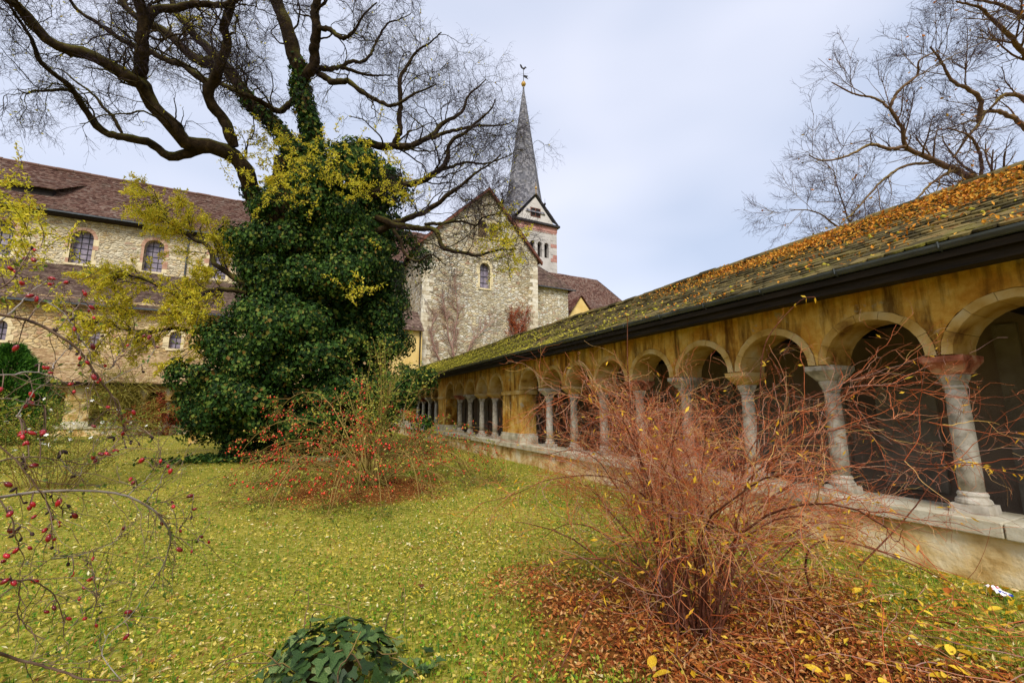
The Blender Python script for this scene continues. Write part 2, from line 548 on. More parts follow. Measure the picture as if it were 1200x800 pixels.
def cloister_tile_mat():
    m, nt, b = mat_base("mossy_roof_tile", 0.95, 0.1)
    g = N(nt, "NewGeometry")
    pos = g.outputs["Position"]
    sx = N(nt, "SeparateXYZ", {"Vector": pos})
    r = math_(nt, 'FRACT', math_(nt, 'ADD', g.outputs["Random Per Island"], N(nt, "ObjectInfo").outputs["Random"]))
    base = ramp(nt, math_(nt, 'ADD', math_(nt, 'MULTIPLY', r, 0.6), math_(nt, 'MULTIPLY', noise(nt, pos, 2.0, 6.0), 0.45)),
                [(0.15, col('#2b2517')), (0.4, col('#4d4429')), (0.6, col('#625736')), (0.8, col('#75643c')), (0.95, col('#7e5632'))])
    far = N(nt, "MapRange", {"Value": sx.outputs["Y"], "From Min": 5.0, "From Max": 19.0, "To Min": -0.1, "To Max": 0.2}).outputs["Result"]
    low = N(nt, "MapRange", {"Value": sx.outputs["X"], "From Min": 5.5, "From Max": 7.9, "To Min": 0.08, "To Max": -0.1}).outputs["Result"]
    mo = math_(nt, 'ADD', math_(nt, 'ADD', noise(nt, pos, 1.7, 8.0, 0.7), far), low)
    moss = ramp(nt, noise(nt, pos, 9.0, 4.0), [(0.3, col('#45461a')), (0.55, col('#7c7428')), (0.75, col('#a8983c'))])
    c = mixc(nt, ramp(nt, mo, [(0.5, (0, 0, 0, 1)), (0.66, (1, 1, 1, 1))]), base, moss)
    nt.links.new(c, b.inputs["Base Color"])
    bump(nt, b, noise(nt, pos, 30.0, 5.0), 0.6, 0.012)
    return m


MT["cloister_tile"] = cloister_tile_mat()


# ---------------------------------------------------------------- building helpers
def placer(axis, front, sign=1):
    """axis 'y': wall runs along Y with its front at x=front; axis 'x': wall runs along X with its front at y=front; depth goes away from the garden"""
    if axis == 'y':
        return lambda u, d, z: (front + sign * d, u, z)
    return lambda u, d, z: (u, front + sign * d, z)


def outline(o, seg=14):
    uc, r, zb, zs = o[:4]
    pts = [(uc - r, zb)]
    if len(o) > 4 and o[4] == 'flat':
        pts += [(uc - r, zs), (uc + r, zs)]
    else:
        pts += [(uc - r * math.cos(math.pi * i / seg), zs + r * math.sin(math.pi * i / seg)) for i in range(seg + 1)]
    return pts + [(uc + r, zb)]


def arch_wall(pl, u0, u1, z0, z1, openings, thick, seg=14, ztop=None, reveal=None, back=True):
    """solid wall with real arched openings; ztop(u) gives a gabled top"""
    mb = MB()
    br = {u0, u1}
    for o in openings:
        for (u, z) in outline(o, seg):
            br.add(round(u, 5))
    if ztop:
        for u in np.linspace(u0, u1, 9):
            br.add(round(float(u), 5))
    br = sorted(b for b in br if u0 - 1e-6 <= b <= u1 + 1e-6)
    top = ztop or (lambda u: z1)
    rv = thick if reveal is None else reveal
    for a, b in zip(br[:-1], br[1:]):
        if b - a < 1e-4:
            continue
        m = (a + b) / 2
        holes = []
        for o in openings:
            uc, r, zb, zs = o[:4]
            if abs(m - uc) < r:
                if len(o) > 4 and o[4] == 'flat':
                    holes.append((zb, zs, zs))
                else:
                    holes.append((zb, zs + math.sqrt(max(r * r - (a - uc) ** 2, 0)), zs + math.sqrt(max(r * r - (b - uc) ** 2, 0))))
        holes.sort()
        la = lb = z0
        spans = []
        for zb, ha, hb in holes:
            if zb > max(la, lb) + 1e-4:
                spans.append((la, lb, zb, zb))
            la, lb = ha, hb
        spans.append((la, lb, top(a), top(b)))
        for s0, s1, t0, t1 in spans:
            mb.add([pl(a, 0, s0), pl(b, 0, s1), pl(b, 0, t1), pl(a, 0, t0)], [(0, 1, 2, 3)])
            if back:
                mb.add([pl(a, thick, s0), pl(b, thick, s1), pl(b, thick, t1), pl(a, thick, t0)], [(3, 2, 1, 0)])
        if back:
            mb.add([pl(a, 0, top(a)), pl(b, 0, top(b)), pl(b, thick, top(b)), pl(a, thick, top(a))], [(0, 1, 2, 3)])
    for o in openings:
        pts = outline(o, seg)
        closed = o[2] > z0 + 1e-4
        n = len(pts)
        for i in range(n if closed else n - 1):
            p, q = pts[i], pts[(i + 1) % n]
            mb.add([pl(p[0], 0, p[1]), pl(q[0], 0, q[1]), pl(q[0], rv, q[1]), pl(p[0], rv, p[1])], [(0, 1, 2, 3)])
    for u in (u0, u1):
        mb.add([pl(u, 0, z0), pl(u, thick, z0), pl(u, thick, top(u)), pl(u, 0, top(u))], [(0, 1, 2, 3)])
    return mb


def arch_window(pl, o, parent, depth, mat_s, ring=0.28, bars=(3, 6), proud=0.03, jamb=True, glass="glass"):
    """recessed glazing with real glazing bars and a stone surround"""
    uc, r, zb, zs = o[:4]
    w = MB()
    pts = outline(o)
    w.prism([pl(u, depth, z) for u, z in pts], np.array(pl(0, 0.04, 0)) - np.array(pl(0, 0, 0)))
    win = w.obj("window", MT[glass], parent)
    if bars[0]:
        b = MB()
        zt = zs + r
        for i in range(1, bars[0]):
            u = uc - r + 2 * r * i / bars[0]
            h = zs + math.sqrt(max(r * r - (u - uc) ** 2, 0))
            b.prism([pl(u - 0.02, depth - 0.03, zb), pl(u + 0.02, depth - 0.03, zb), pl(u + 0.02, depth - 0.03, h), pl(u - 0.02, depth - 0.03, h)], np.array(pl(0, 0.03, 0)) - np.array(pl(0, 0, 0)))
        for i in range(1, bars[1]):
            z = zb + (zt - zb) * i / bars[1]
            hw = r if z < zs else math.sqrt(max(r * r - (z - zs) ** 2, 0.01))
            b.prism([pl(uc - hw, depth - 0.036, z - 0.02), pl(uc + hw, depth - 0.036, z - 0.02), pl(uc + hw, depth - 0.036, z + 0.02), pl(uc - hw, depth - 0.036, z + 0.02)], np.array(pl(0, 0.03, 0)) - np.array(pl(0, 0, 0)))
        b.obj("glazing_bars", MT["iron"], win)
    if ring:
        d0, d1 = -proud, 0.12
        nv = 9
        for i in range(nv):                         # the arch stones of the surround
            a0, a1 = math.pi * i / nv + 0.012, math.pi * (i + 1) / nv - 0.012
            ro = r + ring * (0.9 + 0.25 * random.random())
            poly = [pl(uc - rr * math.cos(a), d0, zs + rr * math.sin(a)) for rr, a in ((r, a0), (r, (a0 + a1) / 2), (r, a1), (ro, a1), (ro, (a0 + a1) / 2), (ro, a0))]
            s = MB()
            s.prism(poly, np.array(pl(0, d1 - d0, 0)) - np.array(pl(0, 0, 0)))
            s.obj("arch_stone", MT[mat_s], win)
        if jamb:
            z = zb
            while z < zs - 0.1:
                h = min(random.uniform(0.3, 0.5), zs - z)
                for sgn in (-1, 1):
                    wd = random.choice((0.18, 0.34))
                    s = MB()
                    ua, ub = sorted((uc + sgn * r, uc + sgn * (r + wd)))
                    s.prism([pl(ua, d0 + 0.012, z + 0.006), pl(ub, d0 + 0.012, z + 0.006), pl(ub, d0 + 0.012, z + h - 0.006), pl(ua, d0 + 0.012, z + h - 0.006)], np.array(pl(0, 0.14, 0)) - np.array(pl(0, 0, 0)))
                    s.obj("jamb_stone", MT["cream"] if random.random() < 0.6 else MT[mat_s], win)
                z += h
        s = MB()
        s.prism([pl(uc - r - 0.15, -0.08, zb - 0.16), pl(uc + r + 0.15, -0.08, zb - 0.16), pl(uc + r + 0.15, -0.08, zb - 0.003), pl(uc - r - 0.15, -0.08, zb - 0.003)], np.array(pl(0, depth + 0.05, 0)) - np.array(pl(0, 0, 0)))
        s.obj("window_sill", MT["cream"], win)
    return win


def course_roof(A, B, C, D, rows, wob=0.05, thick=0.035, du=1.2):
    """tiled slope A-B (eave) to D-C (ridge) in real overlapping courses"""
    A, B, C, D = [np.array(p, float) for p in (A, B, C, D)]
    nrm = unit(np.cross(B - A, D - A))
    if nrm[2] < 0:
        nrm = -nrm
    Vs, Fs, k = [], [], 0
    nu = max(2, int(np.linalg.norm(B - A) / du))
    ph = rng.random(3) * 6
    for r in range(rows):
        v0, v1 = r / rows, (r + 1.25) / rows
        u = np.linspace(0, 1, nu + 1)[:, None]
        p0 = (A * (1 - u) + B * u) * (1 - v0) + (D * (1 - u) + C * u) * v0
        v1c = min(v1, 1.0)
        p1 = (A * (1 - u) + B * u) * (1 - v1c) + (D * (1 - u) + C * u) * v1c
        s = u[:, 0] * np.linalg.norm(B - A)
        w = (wob * (np.sin(s * 0.5 + ph[0] + 2 * v0) * np.sin(v0 * 4 + ph[1]) + 0.5 * np.sin(s * 1.3 + ph[2])) + rng.normal(0, 0.006, len(s)))[:, None]
        e = nrm * (thick + rng.normal(0, 0.004, (len(s), 1)))
        top0, top1 = p0 + nrm * w + e * 1.6, p1 + nrm * w + e * 0.3
        bot0 = p0 + nrm * (w - 0.02)
        V = np.concatenate([bot0, top0, top1])
        n = len(s)
        i = np.arange(n - 1)
        F = np.concatenate([np.stack([i, i + 1, n + i + 1, n + i], 1), np.stack([n + i, n + i + 1, 2 * n + i + 1, 2 * n + i], 1)])
        Vs.append(V)
        Fs.append(F + k)
        k += len(V)
    return np.concatenate(Vs), np.concatenate(Fs)


# ---------------------------------------------------------------- ground
def build_ground():
    fine = np.arange(-34, 40.01, 0.45)
    ax = np.concatenate([[-600, -300, -150, -80, -50], fine, [50, 80, 150, 300, 600]])
    X, Y = np.meshgrid(ax, ax, indexing='ij')
    fade = np.clip(1 - (np.maximum(np.abs(X), np.abs(Y)) - 30) / 10, 0, 1)
    Z = height(X, Y) * fade
    V = np.stack([X, Y, Z], -1).reshape(-1, 3)
    n = len(ax)
    i, j = np.meshgrid(np.arange(n - 1), np.arange(n - 1), indexing='ij')
    a = (i * n + j).ravel()
    F = np.stack([a, a + n, a + n + 1, a + 1], 1)
    m, nt, b = mat_base("lawn_soil", 0.95, 0.1)
    v = coords(nt)
    c = ramp(nt, noise(nt, v, 0.5, 6.0, 0.65), [(0.3, col('#565f18')), (0.5, col('#8c842a')), (0.65, col('#ac983c')), (0.8, col('#b69c50'))])
    sp = ramp(nt, noise(nt, v, 18.0, 5.0, 0.7), [(0.35, col('#34340e')), (0.5, col('#807c28')), (0.68, col('#c6b06a'))])
    c = mixc(nt, 0.55, c, sp)
    litter = ramp(nt, noise(nt, v, 14.0, 6.0, 0.7), [(0.3, col('#3c1e0e')), (0.5, col('#743e1c')), (0.7, col('#9c6432'))])
    masks = None
    for (cx, cy, rad) in LITTER:                        # brown leaf litter under the two shrubs
        dv = N(nt, "VectorMath", {0: v, 1: (cx, cy, 0)}, operation='DISTANCE').outputs["Value"]
        dv = math_(nt, 'ADD', dv, math_(nt, 'MULTIPLY', math_(nt, 'SUBTRACT', noise(nt, v, 1.6, 5.0), 0.5), 1.6))
        k = N(nt, "MapRange", {"Value": dv, "From Min": rad, "From Max": rad - 0.7, "To Min": 0.0, "To Max": 0.9}).outputs["Result"]
        masks = k if masks is None else math_(nt, 'MAXIMUM', masks, k)
    c = mixc(nt, masks, c, litter)
    nt.links.new(c, b.inputs["Base Color"])
    bump(nt, b, noise(nt, v, 25.0, 5.0), 0.9, 0.03)
    o = link("lawn", mesh_from("lawn", V, F, m, True))
    tag(o, kind="structure")


LITTER = [(*on_ground(835, 735)[:2], 1.75), (*on_ground(1010, 800)[:2], 1.3), (*on_ground(430, 572)[:2], 1.9)]
build_ground()


# ---------------------------------------------------------------- cloister wing along the garden's right side
WX = 6.05                    # garden face of the arcade wall
WT = 0.55
SPR = 2.18                   # springing height
SILL = 0.57
RUN0, RUN1 = -5.0, 36.5


def column_meshes():
    m = {}
    s = MB()
    s.lathe([(0.098, 0.20), (0.1, 0.5), (0.096, 0.9), (0.088, 1.20), (0.086, 1.262)], 18)
    s.lathe([(0.086, 1.262), (0.1, 1.27), (0.103, 1.285), (0.098, 1.30)], 18)
    m["column"] = s.mesh("column", MT["column"], True)
    b = MB()
    b.frustum(0.0, 0.15, 0.15, 0.085, 0.144, 0.144)
    b.lathe([(0.135, 0.0855), (0.142, 0.105), (0.136, 0.13), (0.12, 0.145), (0.114, 0.16), (0.121, 0.18), (0.112, 0.202), (0.097, 0.215)], 18)
    m["base"] = b.mesh("base", MT["column"])
    c = MB()                                            # cushion capital: round below, square above
    n = 16
    V, F = [], []
    for (z, r, sq) in ((1.30, 0.095, 0.0), (1.325, 0.102, 0.25), (1.36, 0.11, 0.7), (1.395, 0.114, 1.0), (1.415, 0.114, 1.0)):
        for i in range(n):
            a = 2 * math.pi * (i + 0.5) / n
            cx, sy = math.cos(a), math.sin(a)
            k = 1 / max(abs(cx), abs(sy))
            f = (1 - sq) + sq * k
            V.append((r * f * cx, r * f * sy, z))
    for k in range(4):
        for i in range(n):
            j = (i + 1) % n
            F.append((k * n + i, k * n + j, (k + 1) * n + j, (k + 1) * n + i))
    F.append(tuple(4 * n + i for i in range(n)))
    c.add(V, F)
    m["capital"] = c.mesh("capital", MT["column"])
    for nm, mt in (("impost", "voussoir"), ("impost_red", "red_stone"), ("impost_grey", "column")):
        p = MB()
        p.frustum(1.4165, 0.115, 0.11, 1.545, 0.252, 0.172)
        p.frustum(1.546, 0.255, 0.174, 1.607, 0.26, 0.178)
        m[nm] = p.mesh("impost_block", MT[mt])
    return m


CM = column_meshes()


def arcade(wing, pl, supports, u0, u1, wall_mat, flip):
    """supports: ('c', u) column or ('p', a, b) pier, in order; one arch between neighbours"""
    edges = []
    for s in supports:
        edges.append((s[1] - 0.11, s[1] + 0.11) if s[0] == 'c' else (s[1], s[2]))
    ops, rings = [], []
    for a, b in zip(edges[:-1], edges[1:]):
        uc, r = (a[1] + b[0]) / 2, (b[0] - a[1]) / 2
        ops.append((uc, r + 0.102, SPR, SPR))
        rings.append((uc, r))
    wall = arch_wall(pl, u0, u1, SPR, 3.06, ops, WT, 12)
    wall.obj("arcade_wall", MT[wall_mat], wing)
    dep = np.array(pl(0, 1, 0)) - np.array(pl(0, 0, 0))
    for uc, r in rings:
        nv = 7 if r > 0.35 else 5
        for i in range(nv):
            a0, a1 = math.pi * i / nv + 0.004, math.pi * (i + 1) / nv - 0.004
            ro = r + 0.1 + random.uniform(-0.012, 0.0)
            pr = -0.006 - random.random() * 0.006
            am = (a0 + a1) / 2
            poly = [pl(uc - q * math.cos(a), pr, SPR + 0.004 + q * math.sin(a)) for q, a in ((r, a0), (r + 0.001, am), (r, a1), (ro, a1), (ro + 0.002, am), (ro, a0))]
            MB().prism(poly, dep * (WT + 0.02 - pr)).obj("voussoir", MT["voussoir"], wing)
    for k, s in enumerate(supports):
        if s[0] == 'c':
            p = pl(s[1], WT / 2, SILL)
            o = link("column", CM["column"], wing, p)
            tl = (random.uniform(-0.006, 0.006), random.uniform(-0.008, 0.008), 0 if flip else math.pi / 2)
            o.rotation_euler = tl
            for nm, me in (("base", CM["base"]), ("capital", CM["capital"]), ("impost_block", CM["impost_red"] if k % 4 == RED_K else CM[random.choice(("impost", "impost", "impost_grey"))])):
                c = bpy.data.objects.new(nm, me)
                COL.objects.link(c)
                c.parent = o
        else:
            m = MB()
            a, b = s[1], s[2]
            q = pl(0, 0, 0)
            def bx(d0, d1, ua, ub, z0, z1):
                P0, P1 = pl(ua, d0, z0), pl(ub, d1, z1)
                m.box(min(P0[0], P1[0]), max(P0[0], P1[0]), min(P0[1], P1[1]), max(P0[1], P1[1]), z0, z1)
            bx(0.004, WT - 0.004, a + 0.002, b - 0.002, SILL + 0.3, SPR)
            m.obj("pier", MT[wall_mat], wing)
            m = MB()
            bx(-0.05, WT + 0.03, a - 0.05, b + 0.05, SILL, SILL + 0.22)
            bx(-0.025, WT + 0.02, a - 0.025, b + 0.025, SILL + 0.2205, SILL + 0.299)
            m.obj("pier_foot", MT["sill"], wing)
            m = MB()
            bx(-0.03, WT + 0.03, a - 0.035, b + 0.035, SPR - 0.13, SPR - 0.012)
            m.obj("pier_cornice", MT["voussoir"], wing)
    # sill slabs, one stone after another
    u = u0
    while u < u1 - 0.05:
        L = min(random.uniform(1.1, 1.9), u1 - u)
        s = MB()
        P0, P1 = pl(u + 0.004, -0.075 - random.uniform(0, 0.015), 0), pl(u + L - 0.004, WT + 0.05, 0)
        dz = random.uniform(-0.006, 0.0)
        s.box(min(P0[0], P1[0]), max(P0[0], P1[0]), min(P0[1], P1[1]), max(P0[1], P1[1]), SILL - 0.15, SILL + dz)
        o = s.obj("sill_slab", MT["sill"], wing)
        bv = o.modifiers.new("edge", 'BEVEL')
        bv.width = 0.012
        bv.segments = 2
        u += L
    pw = MB()
    nu = int((u1 - u0) / 0.4)
    us = np.linspace(u0, u1, nu + 1)
    zs = np.linspace(-0.4, SILL - 0.151, 5)
    G = [[pl(float(uu), 0.012 * math.sin(uu * 1.7 + z * 3) * (1 if 0 < zi < 4 else 0.3) - 0.05 * max(0, 0.35 - z) - 0.004, z) for zi, z in enumerate(zs)] for uu in us]
    for i in range(nu):
        for j in range(4):
            pw.add([G[i][j], G[i + 1][j], G[i + 1][j + 1], G[i][j + 1]], [(0, 1, 2, 3)])
    pw.add([pl(u0, 0.02, SILL - 0.152), pl(u1, 0.02, SILL - 0.152), pl(u1, WT, SILL - 0.152), pl(u0, WT, SILL - 0.152)], [(0, 1, 2, 3)])
    pw.add([pl(u0, WT, -0.4), pl(u1, WT, -0.4), pl(u1, WT, SILL - 0.152), pl(u0, WT, SILL - 0.152)], [(0, 1, 2, 3)])
    pw.obj("plinth_wall", MT["plinth"], wing, True)


RED_K = 0
wing = thing("cloister_wing", (8.1, 15, 0), "long low cloister walk with ochre arcade wall and mossy leaf-strewn tiled roof", "cloister")
sup = [('p', -4.9, -3.95)] + [('c', 2.02 + 1.2 * k) for k in range(-4, 8)]
sup[1:] = sorted(sup[1:], key=lambda s: s[1])
RED_K = [i for i, s in enumerate(sup) if s[0] == 'c' and abs(s[1] - 2.02) < 0.01][0] % 4
sup += [('p', 11.66, 12.95), ('c', 14.15), ('c', 15.4), ('c', 16.65), ('c', 17.9), ('p', 19.1, 20.3)]
sup += [('c', 21.5 + 1.25 * k) for k in range(4)] + [('p', 26.45, 27.6)] + [('c', 28.8 + 1.25 * k) for k in range(3)] + [('p', 32.4, 34.0)]
plE = placer('y', WX)
arcade(wing, plE, sup, RUN0, RUN1 - 2.5, "ochre", True)

BX = 9.7
m = MB()
m.box(BX, BX + 0.45, RUN0, RUN1, -0.3, 3.3)
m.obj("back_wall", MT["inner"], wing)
m = MB()
m.box(WX + WT, BX, RUN0, RUN1, -0.3, 0.08)
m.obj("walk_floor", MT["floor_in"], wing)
m = MB()
m.box(WX + 0.31, BX, RUN0, RUN1, 3.1, 3.14)
m.obj("ceiling_boards", MT["timber"], wing)
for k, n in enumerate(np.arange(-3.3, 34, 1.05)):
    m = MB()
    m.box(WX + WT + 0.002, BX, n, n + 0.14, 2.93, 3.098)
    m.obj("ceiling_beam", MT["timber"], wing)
for n in np.arange(2.3, 33, 2.4):
    m = MB()
    m.box(BX - 0.09, BX, n, n + 0.26, 0.08, 2.9)
    m.obj("wall_pilaster", MT["pilaster"], wing)
for n in np.arange(3.2, 33, 2.4):                        # grave slabs let into the back wall
    m = MB()
    h = random.uniform(1.5, 1.9)
    m.box(BX - 0.07, BX, n + 0.15, n + 1.0, 0.25, 0.25 + h)
    m.obj("grave_slab", MT["pilaster"], wing)
m = MB()
m.box(5.58, 5.62, RUN0, RUN1, 2.965, 3.13)
m.obj("fascia_board", MT["timber"], wing)
m = MB()
m.prism([(5.641, RUN0, 2.97), (WX + 0.3, RUN0, 3.07), (WX + 0.3, RUN0, 3.085), (5.641, RUN0, 2.985)], (0, RUN1 - RUN0, 0))
m.obj("soffit_boards", MT["timber"], wing)

# half-round gutter with brackets
gt = MB()
sec = [(5.49 + 0.068 * math.cos(a), 3.205 + 0.062 * math.sin(a)) for a in np.linspace(math.pi, 2 * math.pi, 9)] + [(5.49 + 0.06 * math.cos(a), 3.207 + 0.054 * math.sin(a)) for a in np.linspace(2 * math.pi, math.pi, 9)]
ys = np.arange(RUN0, RUN1 - 3.1, 2.0)
rows_ = [[(x, y, z - 0.006 * math.sin(y * 0.9)) for x, z in sec] for y in ys]
for r0, r1 in zip(rows_[:-1], rows_[1:]):
    k = len(sec)
    gt.add(r0 + r1, [(i, (i + 1) % k, k + (i + 1) % k, k + i) for i in range(k)])
gut = gt.obj("gutter", MT["gutter"], wing)
for y in np.arange(RUN0 + 0.4, RUN1 - 4, 0.9):
    m = MB()
    m.add(*tubes([[(5.416, y, 3.215), (5.428, y, 3.16), (5.49, y, 3.134), (5.555, y, 3.13), (5.61, y, 3.1)]], [[0.009] * 5], 4))
    m.obj("gutter_bracket", MT["gutter"], gut)

# roof: deck, tiles, ridge caps
EA, EB = np.array([5.47, 3.15]), np.array([8.1, 4.60])
SL = np.linalg.norm(EB - EA)
SA = math.atan2(EB[1] - EA[1], EB[0] - EA[0])
m = MB()
m.prism([(EA[0] + 0.04, RUN0, EA[1] - 0.02), (EB[0], RUN0, EB[1] - 0.05), (10.75, RUN0, EA[1] - 0.02), (10.75, RUN0, EA[1] - 0.09), (8.1, RUN0, EB[1] - 0.14), (EA[0] + 0.04, RUN0, EA[1] - 0.09)], (0, RUN1 - RUN0, 0))
roof = m.obj("roof", MT["timber"], wing)
V, F = course_roof((10.75, RUN0, EA[1]), (10.75, RUN1, EA[1]), (8.1, RUN1, EB[1]), (8.1, RUN0, EB[1]), 19, 0.02)
link("rear_slope_tiles", mesh_from("rear_slope_tiles", V, F, MT["cloister_tile"]), roof)

TW, TL = 0.168, 0.30
ol = [(-0.48, 0.16), (-0.36, 0.04), (-0.16, 0.0), (0.16, 0.0), (0.36, 0.04), (0.48, 0.16), (0.48, 1.0), (-0.48, 1.0)]
tv = np.array([(x * TW, y * TL, 0.024) for x, y in ol] + [(x * TW, y * TL, 0.0) for x, y in ol])
tf = [tuple(range(8))] + [(i + 1, i, i + 8, i + 9) for i in range(5)] + [(6, 5, 13, 14), (0, 7, 15, 8)]
tile_me = mesh_from("roof_tile", tv, tf, MT["cloister_tile"])


def roof_wave(y, s):
    return 0.03 * np.sin(0.45 * y + 1.0) + 0.014 * np.sin(1.3 * y + 4 * s) - 0.035 * np.sin(math.pi * s / SL)


tp = []
GAUGE = 0.152
for r in range(int(SL / GAUGE)):
    off = TW / 2 if r % 2 else 0
    for y in np.arange(RUN0, RUN1, TW):
        tp.append((r * GAUGE, y + off))
tp = np.array(tp)
tp[:, 0] += rng.normal(0, 0.008, len(tp))
tp[:, 1] += rng.normal(0, 0.004, len(tp))
tpos = np.stack([EA[0] + tp[:, 0] * math.cos(SA), tp[:, 1], EA[1] + tp[:, 0] * math.sin(SA)], 1)
nvec = np.array([-math.sin(SA), 0, math.cos(SA)])
tpos = tpos + nvec * (roof_wave(tp[:, 1], tp[:, 0]) + 0.03 + rng.normal(0, 0.004, len(tp)))[:, None]
tilt = SA - 0.1 + rng.normal(0, 0.018, len(tp))
yawt = rng.normal(0, 0.03, len(tp))
q = tpos - CAM
dep_ = q @ FWD
pxx = 600 + FOC * (q @ RGT) / np.maximum(dep_, 0.01)
order = np.argsort(np.where((dep_ > 0.5) & (pxx < 1215), dep_, 1e9))
near = set(order[:300].tolist())
ex = np.stack([np.sin(yawt), -np.cos(yawt), 0 * yawt], 1)
ey = np.stack([np.cos(tilt), np.zeros_like(tilt), np.sin(tilt)], 1)
ez = unit(np.cross(ex, ey))
ex = np.cross(ey, ez)
from mathutils import Matrix
for i in order[:300]:
    R = Matrix((ex[i], ey[i], ez[i])).transposed()
    link("roof_tile", tile_me, roof, tpos[i], R.to_euler())
rest = np.array([i for i in range(len(tp)) if i not in near])
VV = tpos[rest][:, None] + tv[None, :, 0, None] * ex[rest][:, None] + tv[None, :, 1, None] * ey[rest][:, None] + tv[None, :, 2, None] * ez[rest][:, None]
quads = [f for f in tf if len(f) == 4]
octs = [tf[0]]
tri_top = [(0, 1, 2, 3), (0, 3, 4, 7), (4, 5, 6, 7)]
FQ = np.array(quads + tri_top)
FF = (np.arange(len(rest))[:, None, None] * 16 + FQ[None]).reshape(-1, 4)
o = link("roof_tiles", mesh_from("roof_tiles", VV.reshape(-1, 3), FF, MT["cloister_tile"]), roof)
tag(o, kind="stuff")
cap = MB()
cs = [(0.12 * math.cos(a), 0.10 * math.sin(a)) for a in np.linspace(0, math.pi, 7)]
cap.prism([(x, 0, z) for x, z in cs], (0, 0.38, 0))
cap_me = cap.mesh("ridge_tile", MT["cloister_tile"])
for y in np.arange(RUN0, RUN1 - 0.4, 0.36):
    link("ridge_tile", cap_me, roof, (8.1 + random.uniform(-0.01, 0.01), y, EB[1] + 0.0 + float(roof_wave(y, SL)) + random.uniform(-0.01, 0.012)), (random.uniform(-0.02, 0.02), 0, random.uniform(-0.03, 0.03)))

# ---------------------------------------------------------------- cloister wing in front of the nave
NW = 34.0
wing2 = thing("cloister_wing", (-16, 36, 0), "cloister walk with plain brown lean-to roof at the foot of the nave", "cloister")
plN = placer('x', NW)
sup2 = []
u = -41.0
while u < 4.5:
    sup2.append(('p', u, u + 1.1))
    for k in range(1, 5):
        sup2.append(('c', u + 1.1 - 0.0 + 1.22 * k))
    u += 1.1 + 1.22 * 5
sup2 = [s for s in sup2 if s[1] < 5.0]
arcade(wing2, plN, sup2, -41.0, 6.0, "plinth", False)
m = MB()
m.box(-41, 6, NW + WT, 37.4, -0.3, 0.08)
m.obj("walk_floor", MT["floor_in"], wing2)
m = MB()
m.box(-41, 6, NW - 0.5, NW - 0.46, 2.95, 3.1)
m.obj("fascia_board", MT["timber"], wing2)
m = MB()
m.box(-41, 6, NW - 0.459, 37.4, 3.065, 3.1)
m.obj("ceiling_boards", MT["timber"], wing2)
V, F = course_roof((-41, NW - 0.65, 3.12), (8.0, NW - 0.65, 3.12), (8.0, 37.45, 5.4), (-41, 37.45, 5.4), 26, 0.04)
rf = link("roof", mesh_from("roof", V, F, MT["tile_ochre"]), wing2)

# ---------------------------------------------------------------- church: nave with its aisle
nave = thing("church_nave", (-16, 43, 0), "long stone church nave with red tiled roof, arched windows and lower aisle", "church")
plC = placer('x', 43.0)
wins = [(-42.3 + 4.4 * k, 0.64, 12.6, 14.65) for k in range(12) if -42.3 + 4.4 * k < 8]
wins = [w for w in wins]
shift = -15.9 - min((w[0] for w in wins), key=lambda u: abs(u + 15.9))
wins = [(w[0] + shift, *w[1:]) for w in wins if w[0] + shift < 8.0]
arch_wall(plC, -45, 9.2, 8.0, 16.75, wins, 0.9, 14, reveal=0.5, back=False).obj("clerestory_wall", MT["rubble_nave"], nave)
for w in wins:
    arch_window(plC, w, nave, 0.5, "surround", 0.24, (3, 6))
V, F = course_roof((-45.6, 42.35, 16.35), (15.0, 42.35, 16.35), (15.0, 48.0, 21.95), (-45.6, 48.0, 21.95), 44, 0.07)
rn = link("nave_roof", mesh_from("nave_roof", V, F, MT["tile_red"]), nave)
V, F = course_roof((-45.6, 53.6, 16.35), (15.0, 53.6, 16.35), (15.0, 48.0, 21.95), (-45.6, 48.0, 21.95), 20, 0.03)
link("rear_slope", mesh_from("rear_slope", V, F, MT["tile_red"]), rn)
m = MB()
m.box(-45.6, 9.3, 42.2, 42.34, 16.22, 16.34)
m.obj("gutter", MT["gutter"], nave)
m = MB()
m.box(-45.6, 9.3, 42.36, 43.0, 16.1, 16.3)
m.obj("eave_boards", MT["timber"], nave)
for k in range(55):                                      # ridge tiles
    m = MB()
    m.lathe([(0.17, 0), (0.17, 1.08)], 8)
    me = m.mesh("ridge_tile", MT["tile_red"]) if k == 0 else me
    link("ridge_tile", me, rn, (-45.4 + 1.1 * k, 48, 22.0 + random.uniform(-0.03, 0.03)), (0, math.pi / 2, 0))
# shed dormer in the roof
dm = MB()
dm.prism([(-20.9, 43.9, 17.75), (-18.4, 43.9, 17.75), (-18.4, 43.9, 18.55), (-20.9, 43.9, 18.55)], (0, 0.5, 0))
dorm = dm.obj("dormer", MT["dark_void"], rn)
d2 = course_roof((-21.2, 43.6, 18.45), (-18.1, 43.6, 18.45), (-17.4, 46.2, 20.22), (-21.8, 46.2, 20.22), 12, 0.02)
link("dormer_roof", mesh_from("dormer_roof", *d2, MT["tile_red"]), dorm)
plA = placer('x', 37.5)
awins = [(-30.2 + 4.4 * k, 0.34, 5.8, 6.7) for k in range(9)]
arch_wall(plA, -45, 9.2, -0.2, 8.9, awins, 0.7, 10, reveal=0.3, back=False).obj("aisle_wall", MT["rubble_aisle"], nave)
for w in awins:
    arch_window(plA, w, nave, 0.3, "cream", 0.22, (2, 3))
V, F = course_roof((-45.4, 37.0, 8.42), (9.2, 37.0, 8.42), (9.2, 43.05, 12.4), (-45.4, 43.05, 12.4), 40, 0.05)
link("aisle_roof", mesh_from("aisle_roof", V, F, MT["tile_brown"]), nave)
m = MB()
